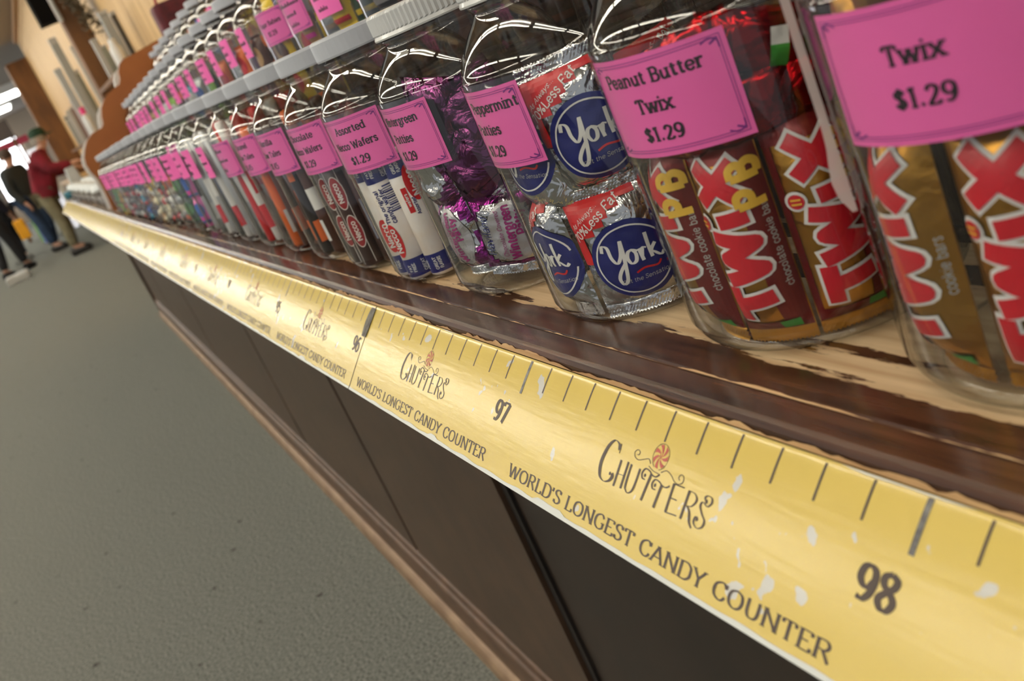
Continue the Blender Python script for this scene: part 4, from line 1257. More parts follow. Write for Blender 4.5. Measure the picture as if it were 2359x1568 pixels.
def bit(loc, phi, rr, z, c, lab, group, rot, s=1.0):
    if c not in _bit:
        g = MB()
        g.tube([(-.021, 0, 0), (-.017, 0, 0), (-.0125, 0, 0), (-.011, 0, 0), (-.006, 0, 0), (0, 0, 0), (.006, 0, 0), (.011, 0, 0), (.0125, 0, 0), (.017, 0, 0), (.021, 0, 0)], [.0085, .006, .0022, .0055, .0095, .0105, .0095, .0055, .0022, .006, .0085], 10)
        _bit[c] = g.build('wrapped_candy', cm(c), None, True); o = _bit[c]
    else: o = dup(_bit[c])
    o.location = (loc[0] + rr * math.sin(R_(phi)), loc[1] - rr * math.cos(R_(phi)), loc[2] + z)
    o.rotation_euler = rot; o.scale = (s, s, s)
    tag(o, lab, 'candy', group)
    return o
_pk = {}
def gpack(loc, phi, z, c, c2, lab, group, tilt, w=0.042, h=0.05):
    key = (c, c2, w, h)
    if key not in _pk:
        p = Pack(0, 0, w, h, r0=0.053, th=0.0085, seed=len(_pk) * 3.3, wr=0.0008)
        o = p.mesh('candy_packet', cm(c), (0, 0, 0), crimp=0.004, nu=8, nv=10)
        if c2:
            t = Ink(); fdisc(t, 0, 0.004, w * .30, h * .26, 3, 14); p.print(t, 'printed_badge', cm(c2), o, .0005)
            t = Ink(); t.rect(-w * .4, -h * .42, w * .4, -h * .32, 6, 1); p.print(t, 'printed_stripe', cm(c2), o, .0005)
        _pk[key] = o
    else: o = dup(_pk[key])
    o.location = (loc[0], loc[1], loc[2] + z)
    o.rotation_euler = (0, 0, R_(phi))
    tag(o, lab, 'candy packet', group)
    return o

ORD = ['', 'first', 'second', 'third', 'fourth', 'fifth', 'sixth', 'seventh', 'eighth', 'ninth', 'tenth', 'eleventh', 'twelfth', 'thirteenth', 'fourteenth', 'fifteenth', 'sixteenth', 'seventeenth', 'eighteenth', 'nineteenth', 'twentieth', 'twenty-first', 'twenty-second', 'twenty-third', 'twenty-fourth', 'twenty-fifth']
def fill_sticks(loc, cols, ln, place, n=9, cam=74):
    rr = random.Random(int(loc[0] * 1000))
    for k in range(n):
        ph = cam - 96 + 24 * k + rr.uniform(-4, 4)
        c, c2 = cols[k % len(cols)]
        stick(loc, ph, 0.0530, 0.006, ln, c, c2, '%s%s candy stick, %s' % (NEAT[c], ' and %s' % NEAT[c2] if c2 and c2 != c else '', place), 'candy sticks in the %s' % place, (rr.uniform(-1.5, 1.5), rr.uniform(-1.5, 1.5)))
    for k in range(4):
        c, c2 = cols[k % len(cols)]
        stick(loc, 90 * k, 0.022, 0.006, ln, c, c2, '%s%s candy stick, %s' % (NEAT[c], ' and %s' % NEAT[c2] if c2 and c2 != c else '', place), 'candy sticks in the %s' % place, (rr.uniform(-1.5, 1.5), rr.uniform(-1.5, 1.5)))
def fill_bits(loc, cols, top, place, cam=80, n=5):
    rr = random.Random(int(loc[0] * 1000) + 5)
    z = 0.016; row = 0
    while z < top:
        for k in range(n):
            ph = cam - 80 + 160 * (k + (0.5 if row % 2 else 0)) / n
            c = cols[rr.randrange(len(cols))]
            bit(loc, ph, 0.0500, z, c, '%s wrapped candy, %s' % (NEAT[c], place), 'wrapped candies in the %s' % place, (rr.uniform(-.5, .5), rr.uniform(-.6, .6), R_(ph) + rr.uniform(-.25, .25)), 0.95)
        z += 0.0195; row += 1
def fill_packs(loc, cols, zs, place, cam=75, nphi=3, w=0.042, h=0.05):
    rr = random.Random(int(loc[0] * 1000) + 9)
    k = 0
    for z in zs:
        for q in range(nphi):
            c, c2 = cols[k % len(cols)]; k += 1
            ph = cam - 42 * (nphi - 1) / 2 - 8 + 42 * q + rr.uniform(-4, 4)
            gpack(loc, ph, z, c, c2, '%s and %s packet, %s' % (NEAT[c], NEAT[c2], place), 'packets in the %s' % place, rr.uniform(-.2, .2), w, h)

row1 = [
    ('s', [('brown', 'orange'), ('dark', 'orange'), ('brown', 'white')], 0.125, [('Vanilla', 4, 30), ('Cow Tales', 3, 42), '$1.45'], 'brown and orange sticks'),
    ('s', [('brown', 'orange'), ('orange', 'white'), ('brown', 'orange')], 0.150, [('Caramel', 4, 32), ('Cow Tales', 3, 42), '$1.45'], 'brown sticks with orange print'),
    ('s', [('red', 'white'), ('red', 'red'), ('white', 'red')], 0.165, None, 'red and white sticks'),
    ('s', [('white', 'silver'), ('white', 'red'), ('silver', None)], 0.160, None, 'white sticks'),
    ('s', [('silver', 'blue'), ('white', 'red'), ('silver', 'white')], 0.155, None, 'silver sticks'),
    ('s', [('silver', 'white'), ('silver', 'dark')], 0.150, None, 'grey sticks'),
    ('p', [('pink', 'blue'), ('dark', 'pink'), ('pink', 'purple')], None, None, 'pink packets'),
    ('p', [('dkgreen', 'green'), ('green', 'dark'), ('dark', 'green')], None, None, 'green packets'),
    ('b', ['white', 'red', 'orange', 'cream', 'silver'], 0.11, None, 'red and white candies'),
    ('b', ['red', 'cream', 'green', 'white', 'brown'], 0.10, None, 'mixed candies'),
    ('b', ['cream', 'yellow', 'white', 'tan'], 0.10, None, 'cream candies'),
    ('b', ['brown', 'purple', 'tan', 'silver'], 0.10, None, 'brown candies'),
    ('b', ['teal', 'blue', 'red', 'white'], 0.10, None, 'blue and red candies'),
    ('b', ['orange', 'red', 'brown'], 0.10, None, 'orange candies'),
    ('b', ['white', 'red', 'dkgreen'], 0.10, None, 'white candies'),
    ('b', ['silver', 'brown', 'red'], 0.10, None, 'silver candies'),
    ('b', ['white', 'tan', 'red'], 0.10, None, 'pale candies'),
    ('b', ['red', 'yellow', 'lime'], 0.10, None, 'red and lime candies'),
    ('b', ['lime', 'green', 'orange'], 0.10, None, 'lime green candies'),
]
x = -0.257
for i, (kd, cols, top_, lines, desc) in enumerate(row1):
    loc = (x, 0.093 + random.uniform(-.003, .003), JZ + sag(x + 0.062, 0.030) + 0.0004)
    n_left = len(row1) - i
    place = 'front row jar %s from the wooden end board' % ORD[n_left]
    nm = 'jar of %s in the front row, %s from the wooden end board' % (desc, ORD[n_left])
    if lines: nm = 'jar of %s with pink %s label, front row' % (desc, ' '.join(t[0] for t in lines[:2]))
    c_ = random.Random(i + 40).uniform(-6, 8)
    if i == 0: c_ = 8.0
    if i == 1: c_ = 7.0
    make_jar(*loc, c_, lines, nm, g1, near=i < 3, half=LHALF if i < 3 else random.Random(i).uniform(24, 33))
    if kd == 's': fill_sticks(loc, cols, top_, place)
    elif kd == 'b': fill_bits(loc, cols, top_, place, n=5 if i < 12 else 4)
    else: fill_packs(loc, cols, (0.035, 0.085, 0.128), place)
    x -= 0.1378
    if x < -2.78: break

# ---- second row
row2 = {}
cols2 = [[('yellow', 'red'), ('yellow', 'brown')], [('tan', 'brown'), ('brown', 'tan')], [('orange', 'brown'), ('orange', 'red')], [('purple', 'silver'), ('silver', 'purple')], [('red', 'tan'), ('orange', 'blue'), ('orange', 'red')], [('dkgreen', 'lime'), ('green', 'lime')],
         [('white', 'orange'), ('lime', 'green'), ('silver', 'blue')], [('blue', 'teal'), ('white', 'blue'), ('teal', 'white')], [('red', 'brown'), ('brown', 'red')], [('lime', 'white'), ('green', 'lime')], [('silver', 'white'), ('dark', 'silver')], [('green', 'silver'), ('green', 'white')], [('tan', 'brown'), ('red', 'tan')], [('brown', 'tan'), ('orange', 'tan')], [('yellow', 'red'), ('brown', 'yellow')], [('purple', 'yellow'), ('red', 'purple')]]
nearc = {1: [('tan', 'pink'), ('silver', 'tan')], 2: [('yellow', 'red'), ('dkgreen', 'yellow')], 3: [('dark', 'silver'), ('brown', 'tan')], 4: [('brown', 'dark'), ('dark', 'tan')], 5: [('dark', 'tan'), ('tan', 'red'), ('brown', 'purple')], 6: [('blue', 'white'), ('tan', 'blue'), ('orange', 'brown')], 7: [('dark', 'brown'), ('orange', 'brown')], 8: [('dark', 'brown')], 9: [('brown', 'dark')]}
for k in range(-15, 10):
    x = -0.655 + 0.1422 * k
    loc = (x, Y2 + random.uniform(-.002, .002), Z2 + sag(x + 0.062, 0.042) + 0.0004)
    if k <= 0:
        place = 'second row jar %s from the wooden end board' % ORD[k + 16]
        lines = ['Sugar Babies', '$1.29'] if k == 0 else None
        nm = 'jar of yellow packets with pink Sugar Babies label in the second row' if k == 0 else 'white-lidded jar in the second row, %s from the wooden end board' % ORD[k + 16]
        cols = cols2[-k % len(cols2)]
    else:
        place = 'second row jar, %s past the Sugar Babies jar' % ORD[k]
        lines = None
        nm = 'second row jar on the rack, %s nearer than the Sugar Babies jar' % ORD[k]
        cols = nearc.get(k, [('dark', 'brown')])
    make_jar(*loc, {0: 22}.get(k, random.Random(k + 90).uniform(-8, 7) if k < 0 else 12), lines, nm, 'candy jars in the second row', near=(k in (0, 1)), half=26 if k else 28)
    if k > 0: fill_packs(loc, [('brown', 'dark'), ('dark', 'brown')], (0.045,), place, cam=66, nphi=3, w=0.042, h=0.06)
    fill_packs(loc, cols, (0.115, 0.14) if k > 0 else (0.04, 0.085, 0.13) if k > -1 else (0.045, 0.095), place, cam=66 if k > -2 else 74, nphi=3 if k > -3 else 2, w=0.034 if k <= 1 else 0.042, h=0.06)
# ---- third row
cols3 = [['orange', 'tan'], ['blue', 'dkgreen'], ['red', 'silver'], ['purple', 'tan'], ['yellow', 'red']]
for k in range(0, 14):
    x = -2.765 + 0.146 * k
    loc = (x, Y3, Z3 + sag(x + 0.062, 0.052) + 0.0004)
    place = 'top row jar %s from the wooden end board' % ORD[k + 1]
    make_jar(*loc, random.Random(k + 190).uniform(-8, 4), None, 'pink-labelled jar in the top row, %s from the wooden end board' % ORD[k + 1], 'candy jars in the top row', near=False, half=26)
    cs = cols3[k % 5]
    fill_packs(loc, [(cs[0], cs[1])], (0.05, 0.125), place, cam=70, nphi=2, w=0.042, h=0.06)

# ------------------------------------------------------------------ beyond the rack: posts, wall goods, far shop, people
def post(name, x0, x1, y0, y1, z0, z1, lab):
    m = MB(); m.box((x0, y0, z0), (x1, y1, z1))
    o = bevel(m.build(name, POSTM), 0.012, 2)
    tag(o, lab, 'post')
    return o
post('timber_post', -7.22, -7.02, 0.565, 0.715, FLOOR_Z, CEIL_Z - 0.12, 'thick brown timber post on the pine wall beside the grey packages')
post('timber_post', -17.0, -16.61, 0.48, 0.84, FLOOR_Z, CEIL_Z - 0.27, 'thick brown timber post at the far end of the pine wall')
sp = MB(); sp.box((-9.25, 0.60, 1.27), (-9.0, 0.79, 1.80)); o = sp.build('wall_speaker', mat('black_cloth_grille', (12, 12, 12), 0.95, spec=0.1))
tag(o, 'black box loudspeaker high on the pine wall', 'speaker')
rr = random.Random(3)
GARL = mat('dry_grey_brown_twigs', (104, 94, 76), 0.9, vary=(66, 58, 44), vscale=30)
g = MB()
for k in range(520):
    a = rr.uniform(0, 1)
    c = Vector((-6.90 + rr.uniform(-.05, .05), 0.63 + 0.09 * a + rr.uniform(-.05, .05), 1.36 - 0.45 * a + rr.gauss(0, .06)))
    d = Vector((rr.uniform(-1, 1), rr.uniform(-1, 1), rr.uniform(-1, .6))).normalized() * rr.uniform(.03, .06)
    n = d.cross(Vector((rr.uniform(-1, 1), rr.uniform(-1, 1), rr.uniform(-1, 1)))).normalized() * 0.008
    g.add([c - d * .5, c + n, c + d * .5, c - n], [(0, 1, 2, 3)])
o = g.build('dried_twig_garland', GARL)
tag(o, 'grey dried twig garland hanging on the brown post', 'garland', None, 'stuff')
g = MB(); g.tube([(-6.98, 0.563, 1.45), (-6.98, 0.56, 1.25), (-6.98, 0.563, 1.03)], 0.016, 8); o = g.build('ribbon_streamer', mat('pale_grey_ribbon', (176, 178, 176), 0.6))
tag(o, 'pale grey ribbon trailing beside the dried garland', 'ribbon')

# tall grey packages on a wall shelf behind the end boards
GREYB = [mat('grey_card', (160, 162, 158), 0.5), mat('silver_grey_card', (186, 186, 182), 0.4), mat('grey_green_card', (140, 146, 136), 0.5), mat('dark_grey_card', (84, 80, 74), 0.5), mat('mauve_grey_card', (134, 112, 108), 0.5)]
def package(x, y, z0, h, w, d, m, lab, group=None, lean=0.0):
    t = empty('tall_package', (x, y, z0))
    t.rotation_euler = (R_(lean), 0, 0)
    b = MB(); b.box((-d / 2, -w / 2, 0), (d / 2, w / 2, h * .94)); bevel(b.build('box_body', m, t), 0.004, 1)
    b = MB(); b.box((-d / 2 - .002, -w / 2 - .002, h * .94), (d / 2 + .002, w / 2 + .002, h)); b.build('box_lid', GREYB[1], t)
    tag(t, lab, 'package', group)
    return t
sh = MB(); sh.box((-13.6, 0.55, 0.28), (-8.3, 0.795, 0.31)); o = sh.build('wall_shelf', POSTM); tag(o, 'brown wall shelf beyond the post, carrying grey packages', 'shelf')
sh = MB(); sh.box((-6.96, 0.55, 0.515), (-5.4, 0.795, 0.54)); o = sh.build('wall_shelf', POSTM); tag(o, 'brown wall shelf just behind the jar rack, carrying grey packages', 'shelf')
sh = MB(); sh.box((-6.98, 0.50, -0.02), (-3.4, 0.795, 0.01)); o = sh.build('wall_shelf', WHITEP); tag(o, 'low white wall shelf behind the end boards', 'shelf')
pk = [(-9.6, .665, .90, .070, 0), (-9.75, .59, .66, .06, 1), (-8.95, .735, .72, .055, 1), (-9.9, .735, .60, .05, 2), (-10.2, .63, .46, .05, 3), (-10.5, .72, .52, .05, 0), (-10.9, .66, .42, .05, 4), (-11.3, .60, .36, .05, 1), (-11.8, .68, .40, .05, 4), (-12.4, .62, .32, .05, 0), (-13.0, .66, .38, .06, 3)]
for i, (x, y, h, w, m) in enumerate(pk):
    package(x, y, 0.31, h, w, 0.05, GREYB[m], 'grey package on the far wall shelf, %s along from the brown post' % ORD[i + 1], 'grey packages on the far wall shelf', 0)
pk = [(-5.72, .655, .33, .050, 0), (-5.85, .720, .32, .03, 3), (-6.3, .605, .26, .035, 1), (-6.5, .66, .22, .04, 2), (-6.9, .72, .20, .04, 1)]
for i, (x, y, h, w, m) in enumerate(pk):
    package(x, y, 0.54, h, w, 0.045, GREYB[m], 'grey package on the near wall shelf, %s from its near end' % ORD[i + 1], 'grey packages on the near wall shelf', 0)
pm = MB(); pm.lathe([(0, 0), (.03, 0), (.034, .02), (.034, .10), (.02, .13), (.018, .16), (0, .16)], 16, (-5.5, 0.60, 0.54)); o = pm.build('white_bottle', WHITEP, None, True); tag(o, 'small white bottle on the near wall shelf behind the boards', 'bottle')
g = MB(); g.lathe([(0, 0), (.03, 0), (.034, .02), (.034, .16), (.018, .2), (.016, .24), (0, .24)], 16, (-8.9, 0.545, 0.31)); o = g.build('capped_bottle', WHITEP, None, True); g = MB(); g.lathe([(.024, .19), (.024, .25), (0, .252)], 16, (-8.9, 0.545, 0.31)); g.build('cap', mat('pink_cap', (226, 60, 130), .4), o, True); tag(o, 'white bottle with pink cap on the far wall shelf among grey packages', 'bottle')

# dark red hanging bag above the top row
bag = empty('hanging_bag', (-3.55, 0.60, 0.30))
b = MB(); b.box((-0.05, -0.06, 0.0), (0.05, 0.10, 0.30)); bevel(b.build('bag_body', mat('dark_plum_cloth', (66, 14, 32), 0.6, vary=(96, 20, 40), vscale=30), bag), .02, 2)
b = MB(); b.tube([(0.0, -0.03, 0.30), (0.0, 0.0, 0.44), (0.0, 0.04, 0.30)], 0.006, 8); b.build('strap', mat('red_strap', (150, 20, 40), 0.6), bag)
tag(bag, 'dark plum red cloth bag behind the top row of jars', 'bag')
stand = MB(); stand.box((-3.75, 0.50, 0.011), (-3.35, 0.74, 0.30)); o = stand.build('display_plinth', DARKSTEP); tag(o, 'dark plinth holding the plum red bag behind the rack', 'plinth')
sh = MB(); sh.box((-4.6, 0.46, FLOOR_Z), (-3.0, 0.79, -0.03)); o = sh.build('back_cabinet', DARKSTEP); tag(o, 'dark low cabinet between the counter and the pine wall', 'cabinet')

# clear cups with white caps on the counter past the boards
cup0 = None
LIDC = mat('milky_cap', (232, 238, 240), 0.4)
for i, x in enumerate((-3.55, -3.95, -4.35, -4.8, -5.25, -5.7)):
    for q in range(3):
        y = 0.055 + 0.085 * q
        if cup0 is None:
            t = cup0 = empty('clear_cup', (0, 0, 0))
            b = MB(); b.lathe([(0, .001), (.026, .001), (.030, .004), (.036, .055), (.037, .058)], 20); b.build('cup_body', GLASS, t, True)
            b = MB(); b.lathe([(.0365, .056), (.039, .056), (.039, .066), (.034, .070), (.032, .084), (0, .086)], 20); b.build('cap', LIDC, t, True)
            b = MB(); b.lathe([(0, .003), (.025, .003), (.031, .035), (0, .037)], 14); b.build('filling', mat('pale_sweets', (214, 208, 206), 0.5, vary=(150, 140, 140), vscale=120), t, True)
        else: t = dup(cup0)
        t.location = (x, y, ZS)
        tag(t, 'clear cup with white cap on the counter, %s row past the white end panel' % ORD[i + 1], 'cup', 'white-capped cups, %s row past the end panel' % ORD[i + 1])
# grey paper bags and a teal tin at the counter's end
def pbag(x, y, h, w, m, lab):
    b = MB(); n = 10
    def side(u, v):
        a = 2 * PI * u; r = 1.0 + 0.08 * noise.noise((u * 9, v * 5, x))
        sq = 1 / max(abs(math.cos(a)), abs(math.sin(a)))
        return (w * .5 * r * math.cos(a) * sq * (1 - .25 * v * v), w * .4 * r * math.sin(a) * sq * (1 - .45 * v), h * v)
    b.grid(side, 24, 8)
    o = b.build('paper_bag', m, None, True, fix=True); o.location = (x, y, ZS); tag(o, lab, 'bag'); return o
pbag(-6.05, 0.10, 0.17, 0.12, GREYB[1], 'crumpled grey paper bag at the counter end, left of the pair')
pbag(-5.95, 0.24, 0.20, 0.11, GREYB[0], 'taller grey paper bag at the counter end near the wall')
b = MB(); b.lathe([(0, 0), (.04, 0), (.04, .04), (.037, .045), (0, .045)], 18, (-6.18, 0.04, ZS)); o = b.build('teal_tin', mat('teal_tin', (60, 120, 140), 0.3), None, True); tag(o, 'small teal tin on the counter by the grey bags', 'tin')
b = MB(); b.lathe([(0, 0), (.035, 0), (.035, .09), (.03, .1), (0, .1)], 14, (-5.6, 0.335, ZS)); o = b.build('white_canister', WHITEP, None, True); tag(o, 'white canister behind the clear cups on the counter', 'canister')

# second counter further on, where the man stands
c2 = empty('far_counter', (-16, 0.5, FLOOR_Z)); tag(c2, 'far wooden counter where the man in red leans', 'counter')
b = MB(); b.box((-0.58, -0.16, 0.84), (2.4, 0.28, 0.88)); b.build('counter_top', mat('tan_counter_edge', (206, 170, 112), 0.4), c2)
b = MB(); b.box((-0.5, -0.10, 0.0), (2.3, 0.24, 0.84)); b.build('counter_front', PANELM, c2)

# far shop front: bright windows, shelving, banner
WIN = mat('lit_window_glass', (250, 252, 255), 0.3, emit=5.0)
def fwin(n, y0, y1, z0, z1):
    m = MB(); m.box((-33.88, y0, z0), (-33.84, y1, z1)); o = m.build('window_%d' % n, WIN); o['kind'] = 'structure'
    f = MB()
    w = 0.05
    for lo, hi in (((-33.86, y0 - w, z0 - w), (-33.80, y0, z1 + w)), ((-33.86, y1, z0 - w), (-33.80, y1 + w, z1 + w)), ((-33.86, y0, z0 - w), (-33.80, y1, z0)), ((-33.86, y0, z1), (-33.80, y1, z1 + w)), ((-33.86, (y0 + y1) / 2 - .02, z0), (-33.80, (y0 + y1) / 2 + .02, z1))):
        f.box(lo, hi)
    f.build('window_frame', POSTM, o)
fwin(1, -0.9, 0.42, -0.3, 1.45); fwin(2, -2.9, -1.3, -0.5, 1.2); fwin(3, -5.2, -3.4, -0.5, 1.2)
cl = empty('ceiling_light_panel', (-24, 0.45, 1.86)); tag(cl, 'bright square ceiling light above the far shop, nearer of the two', 'ceiling light')
PANL = mat('lit_light_panel', (255, 255, 248), 0.5, emit=9)
b = MB(); b.box((-0.7, -0.35, 0.0), (0.7, 0.35, 0.03)); b.build('diffuser', PANL, cl)
b = MB(); b.box((-0.74, -0.39, 0.03), (0.74, 0.39, 0.19)); b.build('frame', HOUS, cl)
c3 = dup(cl); c3.location = (-27.5, 0.2, 1.86); tag(c3, 'bright square ceiling light above the far shop, farther of the two', 'ceiling light')
b = MB(); b.box((-23.05, -0.45, 0.88), (-23.0, 0.44, 1.02)); o = b.build('pink_banner', mat('coral_pink_banner', (236, 84, 110), 0.5)); tag(o, 'coral pink banner across the far display', 'banner')
ds = empty('far_display', (-22.5, -0.1, FLOOR_Z)); tag(ds, 'dark wooden display with an orange disc beyond the man', 'display')
b = MB(); b.box((-.15, -.5, 1.95), (.15, .32, 2.30)); b.build('header', mat('dark_grey_brown_board', (82, 70, 64), 0.7), ds)
for y in (-.45, .24): b = MB(); b.box((-.1, y, 0), (.1, y + .06, 1.95)); b.build('leg', POSTM, ds)
b = MB(); b.lathe([(0, 0), (.16, 0), (.16, .03), (0, .03)], 24); b.v = [(z + .15, x - .12, y + 2.12) for x, y, z in b.v]; b.build('orange_disc', mat('orange_disc', (214, 120, 70), 0.6), ds)
b = MB(); b.box((-20.4, 0.22, 0.42), (-20.3, 0.50, 0.66)); b.box((-20.4, 0.3, FLOOR_Z), (-20.3, 0.38, 0.42)); o = b.build('white_sign', mat('bright_white_board', (248, 248, 255), 0.4, emit=0.6)); tag(o, 'added self-lit white sign beside the man in red', 'sign')  # glowing board put in for a bright spot; no lamp known there
for i, (x, y, z, c, nm) in enumerate(((-20.6, -.20, .02, 'lime', 'pale green'), (-20, -.16, -.18, 'blue', 'light blue'), (-21, .36, 0.2, 'cream', 'cream'))):
    b = MB(); b.box((x - .1, y - .12, FLOOR_Z), (x + .1, y + .12, z + .18)); o = b.build('stacked_box', mat('%s_card' % nm.replace(' ', '_'), [(150, 200, 120), (120, 140, 220), (220, 205, 180)][i], 0.6)); tag(o, '%s box stacked beyond the man in red' % nm, 'box')

# ---- people
SKIN = mat('skin', (206, 160, 138), 0.5)
def skinmesh(name, m, joints, edges, parent=None, sub=2, root=0):
    me = bpy.data.meshes.new(name); me.from_pydata([j[:3] for j in joints], edges, [])
    o = bpy.data.objects.new(name, me); COL.objects.link(o)
    o.modifiers.new('s', 'SKIN'); 
    for v, j in zip(me.skin_vertices[0].data, joints):
        r = j[3]; v.radius = (r, r) if not isinstance(r, tuple) else r
        v.use_root = False
    me.skin_vertices[0].data[root].use_root = True
    sb = o.modifiers.new('u', 'SUBSURF'); sb.levels = sub; sb.render_levels = sub
    dg = bpy.context.evaluated_depsgraph_get()
    ev = o.evaluated_get(dg); nm = bpy.data.meshes.new_from_object(ev)
    nm.materials.clear(); nm.materials.append(m)
    for p in nm.polygons: p.use_smooth = True
    bpy.data.objects.remove(o); bpy.data.meshes.remove(me)
    o = bpy.data.objects.new(name, nm); COL.objects.link(o)
    if parent is not None: o.parent = parent
    return o

def person(loc, rz, P, label, top, legs, shoe, hair, hat=None, bulk=1.0):
    """P: joint positions facing +Y (x to the person's right)"""
    hd, nk, ch, pv = P['head'], P['neck'], P['chest'], P['pelvis']
    J = []; E = []
    def add(p, r, par=None):
        J.append((p[0], p[1], p[2], r)); i = len(J) - 1
        if par is not None: E.append((par, i))
        return i
    pelv = add(pv, .12); wst = add([(a + b) / 2 for a, b in zip(pv, ch)], .115, pelv); c = add(ch, .125, wst); n = add(nk, .052, c)
    hb = add((hd[0], hd[1] - .005, hd[2] - .07), .062, n); h1 = add(hd, .088, hb); add((hd[0], hd[1] - .01, hd[2] + .07), .07, h1)
    for s in ('l', 'r'):
        sh_ = add(P['sh_' + s], .055, c); el = add(P['el_' + s], .042, sh_); wr = add(P['wr_' + s], .027, el)
        d = (Vector(P['wr_' + s]) - Vector(P['el_' + s])).normalized()
        pm = add(Vector(P['wr_' + s]) + d * .06, .030, wr)
        sd = d.cross(Vector((0, 0, 1))); sd = sd if sd.length > .1 else Vector((1, 0, 0))
        dn = d.cross(sd).normalized()
        for k, ln in enumerate((.066, .076, .071, .055)):
            b0 = Vector(J[pm][:3]) + sd * (k - 1.5) * .019 + d * .02
            f1 = add(b0 + d * .02, .0095, pm); f2 = add(b0 + d * ln * .6 + dn * .012, .0085, f1); add(b0 + d * ln * .85 + dn * .034, .008, f2)
        t1 = add(Vector(J[wr][:3]) + d * .03 - sd * .034 + dn * .008, .011, wr); add(Vector(J[t1][:3]) + d * .035 - sd * .012 + dn * .012, .009, t1)
        hp = add(P['hip_' + s], .085, pelv); kn = add(P['kn_' + s], .056, hp); an = add(P['an_' + s], .04, kn); add(Vector(P['an_' + s]) + Vector((0, .13, -.045)), .036, an)
    body = skinmesh('person', SKIN, J, E, None, 1)
    body.location = loc; body.rotation_euler = (0, 0, rz)
    tag(body, label, 'person')
    # face: nose, eyes, mouth, ears
    hv = Vector(hd)
    g = MB(); g.lathe([(0, .018), (.010, .006), (.013, -.010), (0, -.016)], 8, (hd[0], hd[1] + .092, hd[2] - .012)); g.build('nose', SKIN, body, True)
    for s in (-1, 1):
        g = MB(); g.lathe([(0, .03), (.012, .02), (.012, -.02), (0, -.03)], 8, (hd[0] + s * .088, hd[1] - .01, hd[2] - .01)); g.build('ear', SKIN, body, True)
        g = MB(); g.lathe([(0, .008), (.011, 0), (0, -.008)], 8, (hd[0] + s * .032, hd[1] + .081, hd[2] + .012)); g.build('eye', mat('dark_eye', (40, 30, 26), 0.3), body, True)
    g = MB(); g.box((hd[0] - .022, hd[1] + .074, hd[2] - .058), (hd[0] + .022, hd[1] + .086, hd[2] - .050)); g.build('mouth', mat('lip', (168, 98, 90), 0.5), body)
    g = MB(); g.lathe([(.094, -.05), (.100, .0), (.097, .045), (.075, .085), (.035, .105), (0, .11)], 20, (hd[0], hd[1] - .022, hd[2] + .018)); g.build('hair', mat('hair_%02x%02x%02x' % hair, hair, 0.7), body, True)
    if hat:
        g = MB(); g.lathe([(.108, .03), (.109, .06), (.098, .10), (.06, .13), (0, .138)], 24, (hd[0], hd[1] - .012, hd[2] + .012))
        g.grid(lambda u, v: (hd[0] + .095 * (2 * u - 1) * (1 - .25 * v), hd[1] + .06 + .13 * v * math.sqrt(max(0.0, 1 - (2 * u - 1) ** 2 * .8)), hd[2] + .050 - .022 * v - .012 * (2 * u - 1) ** 2), 10, 5)
        g.build('cap', mat('cap_cloth_%02x' % hat[1], hat, 0.8), body, True)
    # coat
    J2 = []; E2 = []
    J, E = J2, E2
    def add2(p, r, par=None):
        J2.append((p[0], p[1], p[2], r)); i = len(J2) - 1
        if par is not None: E2.append((par, i))
        return i
    B_ = bulk
    hem = add2((pv[0], pv[1], pv[2] - .09), (.165 * B_, .135 * B_)); w = add2([(a + b) / 2 for a, b in zip(pv, ch)], (.16 * B_, .14 * B_), hem); c = add2(ch, (.165 * B_, .145 * B_), w); add2((nk[0], nk[1], nk[2] - .01), .075, c)
    for s in ('l', 'r'):
        a = add2(P['sh_' + s], .082 * B_, c); b = add2(P['el_' + s], .064 * B_, a); add2(P['wr_' + s], .050, b)
    skinmesh('jacket', top, J2, E2, body, 2, 1)
    J3 = [(pv[0], pv[1], pv[2] + .02, (.150, .12))]; E3 = []
    for s in ('l', 'r'):
        k = len(J3)
        J3 += [(*P['hip_' + s], .105), (*P['kn_' + s], .080), (P['an_' + s][0], P['an_' + s][1], P['an_' + s][2] + .01, .066)]
        E3 += [(0, k), (k, k + 1), (k + 1, k + 2)]
    skinmesh('trousers', legs, J3, E3, body, 2, 0)
    for s in ('l', 'r'):
        a = Vector(P['an_' + s])
        g = MB(); g.tube([a + Vector((0, -.08, -.055)), a + Vector((0, -.05, -.05)), a + Vector((0, .05, -.055)), a + Vector((0, .14, -.068)), a + Vector((0, .19, -.072))], [.035, .052, .052, .046, .03], 12)
        g.v = [(p[0], p[1], max(p[2], a[2] - .10)) for p in g.v]
        g.build('shoe', shoe, body, True)
    return body

RED_J = mat('dark_red_jacket', (124, 12, 36), 0.85, vary=(96, 8, 26), vscale=9)
KHAKI = mat('khaki_trousers', (128, 122, 98), 0.85, vary=(108, 102, 80), vscale=10)
BLK = mat('black_cloth', (20, 20, 24), 0.8)
NAVYJ = mat('dark_grey_jacket', (40, 46, 48), 0.8)
JEAN = mat('blue_denim', (54, 78, 110), 0.85, vary=(40, 58, 88), vscale=20)
SHOE = mat('dark_shoe', (34, 30, 28), 0.6)
SHG = mat('grey_shoe', (120, 120, 116), 0.6)
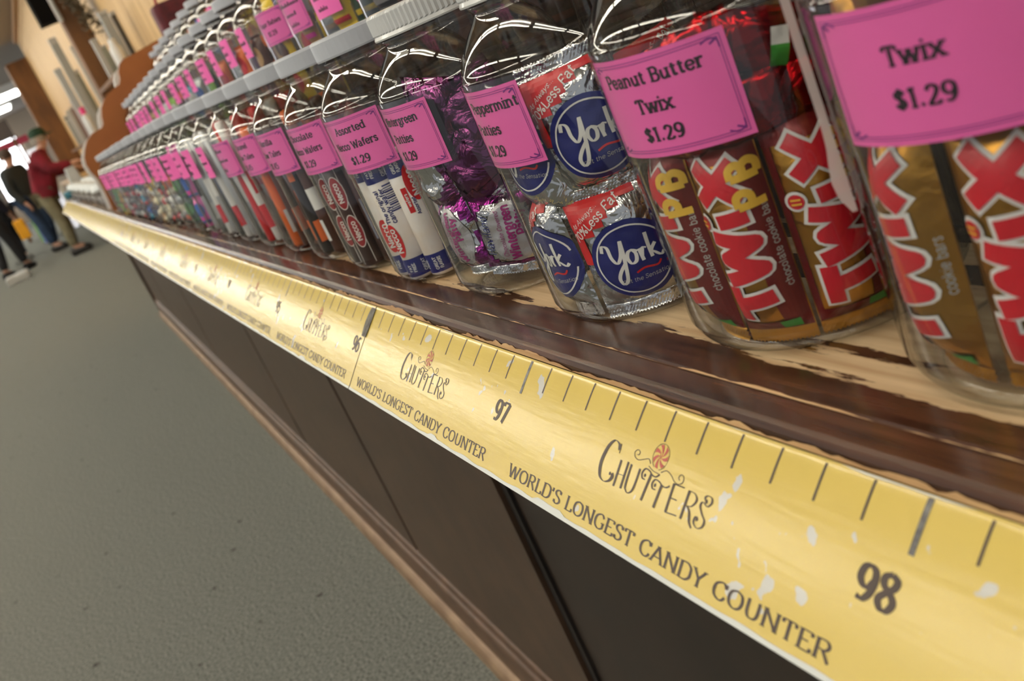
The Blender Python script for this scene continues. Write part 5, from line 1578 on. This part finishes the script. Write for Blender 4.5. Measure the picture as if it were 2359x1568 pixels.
# faces +Y (towards the counter), leaning a little, one arm reaching over it
A = {'head': (0.02, .27, 1.50), 'neck': (0, .20, 1.38), 'chest': (0, .11, 1.20), 'pelvis': (0, -.03, .88), 'sh_l': (-.19, .13, 1.29), 'el_l': (-.24, .16, 1.05), 'wr_l': (-.20, .40, 1.02), 'sh_r': (.19, .15, 1.29), 'el_r': (.24, .26, 1.10), 'wr_r': (.19, .50, 1.08),
     'hip_l': (-.09, -.03, .84), 'kn_l': (-.11, 0, .46), 'an_l': (-.12, -.04, .10), 'hip_r': (.09, -.03, .84), 'kn_r': (.12, .02, .46), 'an_r': (.14, .0, .10)}
person((-14.25, 0.06, FLOOR_Z), R_(-12), A, 'man in dark red jacket, khaki trousers and green cap reaching over the counter', RED_J, KHAKI, SHOE, (150, 140, 130), (14, 50, 30), bulk=1.28)
B = dict(A); B.update({'head': (0, .06, 1.52), 'neck': (0, .02, 1.39), 'chest': (0, 0, 1.2), 'el_l': (-.27, .02, 1.02), 'wr_l': (-.26, .14, .82), 'el_r': (.27, .02, 1.02), 'wr_r': (.26, .14, .82), 'sh_l': (-.2, 0, 1.3), 'sh_r': (.2, 0, 1.3), 'kn_l': (-.11, .04, .47), 'an_l': (-.12, -.08, .10), 'kn_r': (.11, .06, .47), 'an_r': (.12, .10, .10)})
person((-16.6, -0.17, FLOOR_Z), R_(-40), B, 'person in dark grey jacket and blue jeans half hidden behind the man in red', NAVYJ, JEAN, SHOE, (60, 44, 34))
person((-15.6, -0.78, FLOOR_Z), R_(60), B, 'person in black coat and black trousers at the picture edge holding bags', mat('navy_black_coat', (22, 22, 40), 0.8), BLK, BLK, (96, 60, 44))
person((-17.6, -0.62, FLOOR_Z), R_(150), B, 'person in pale jacket and black trousers walking behind the others', mat('pale_grey_jacket', (190, 188, 184), 0.8), BLK, SHG, (80, 60, 50))
b = MB(); b.box((-14.9, -0.50, -0.47), (-14.75, -0.36, -0.20)); o = bevel(b.build('yellow_bag', mat('orange_yellow_bag', (240, 170, 20), 0.5)), .02)
b2 = MB(); b2.tube([(-14.82, -.47, -.21), (-14.84, -.50, -.13), (-14.84, -.48, -.06), (-14.82, -.39, -.21)], .008, 8); b2.build('handle', BLK, o)
tag(o, 'bright orange yellow shopping bag carried at knee height', 'bag')
b = MB(); b.box((-14.6, -0.92, FLOOR_Z), (-14.2, -0.62, FLOOR_Z + .10)); o = bevel(b.build('grey_shoe_box', GREYB[1]), .02); tag(o, 'low pale grey box on the floor by the dark-clothed legs', 'box')
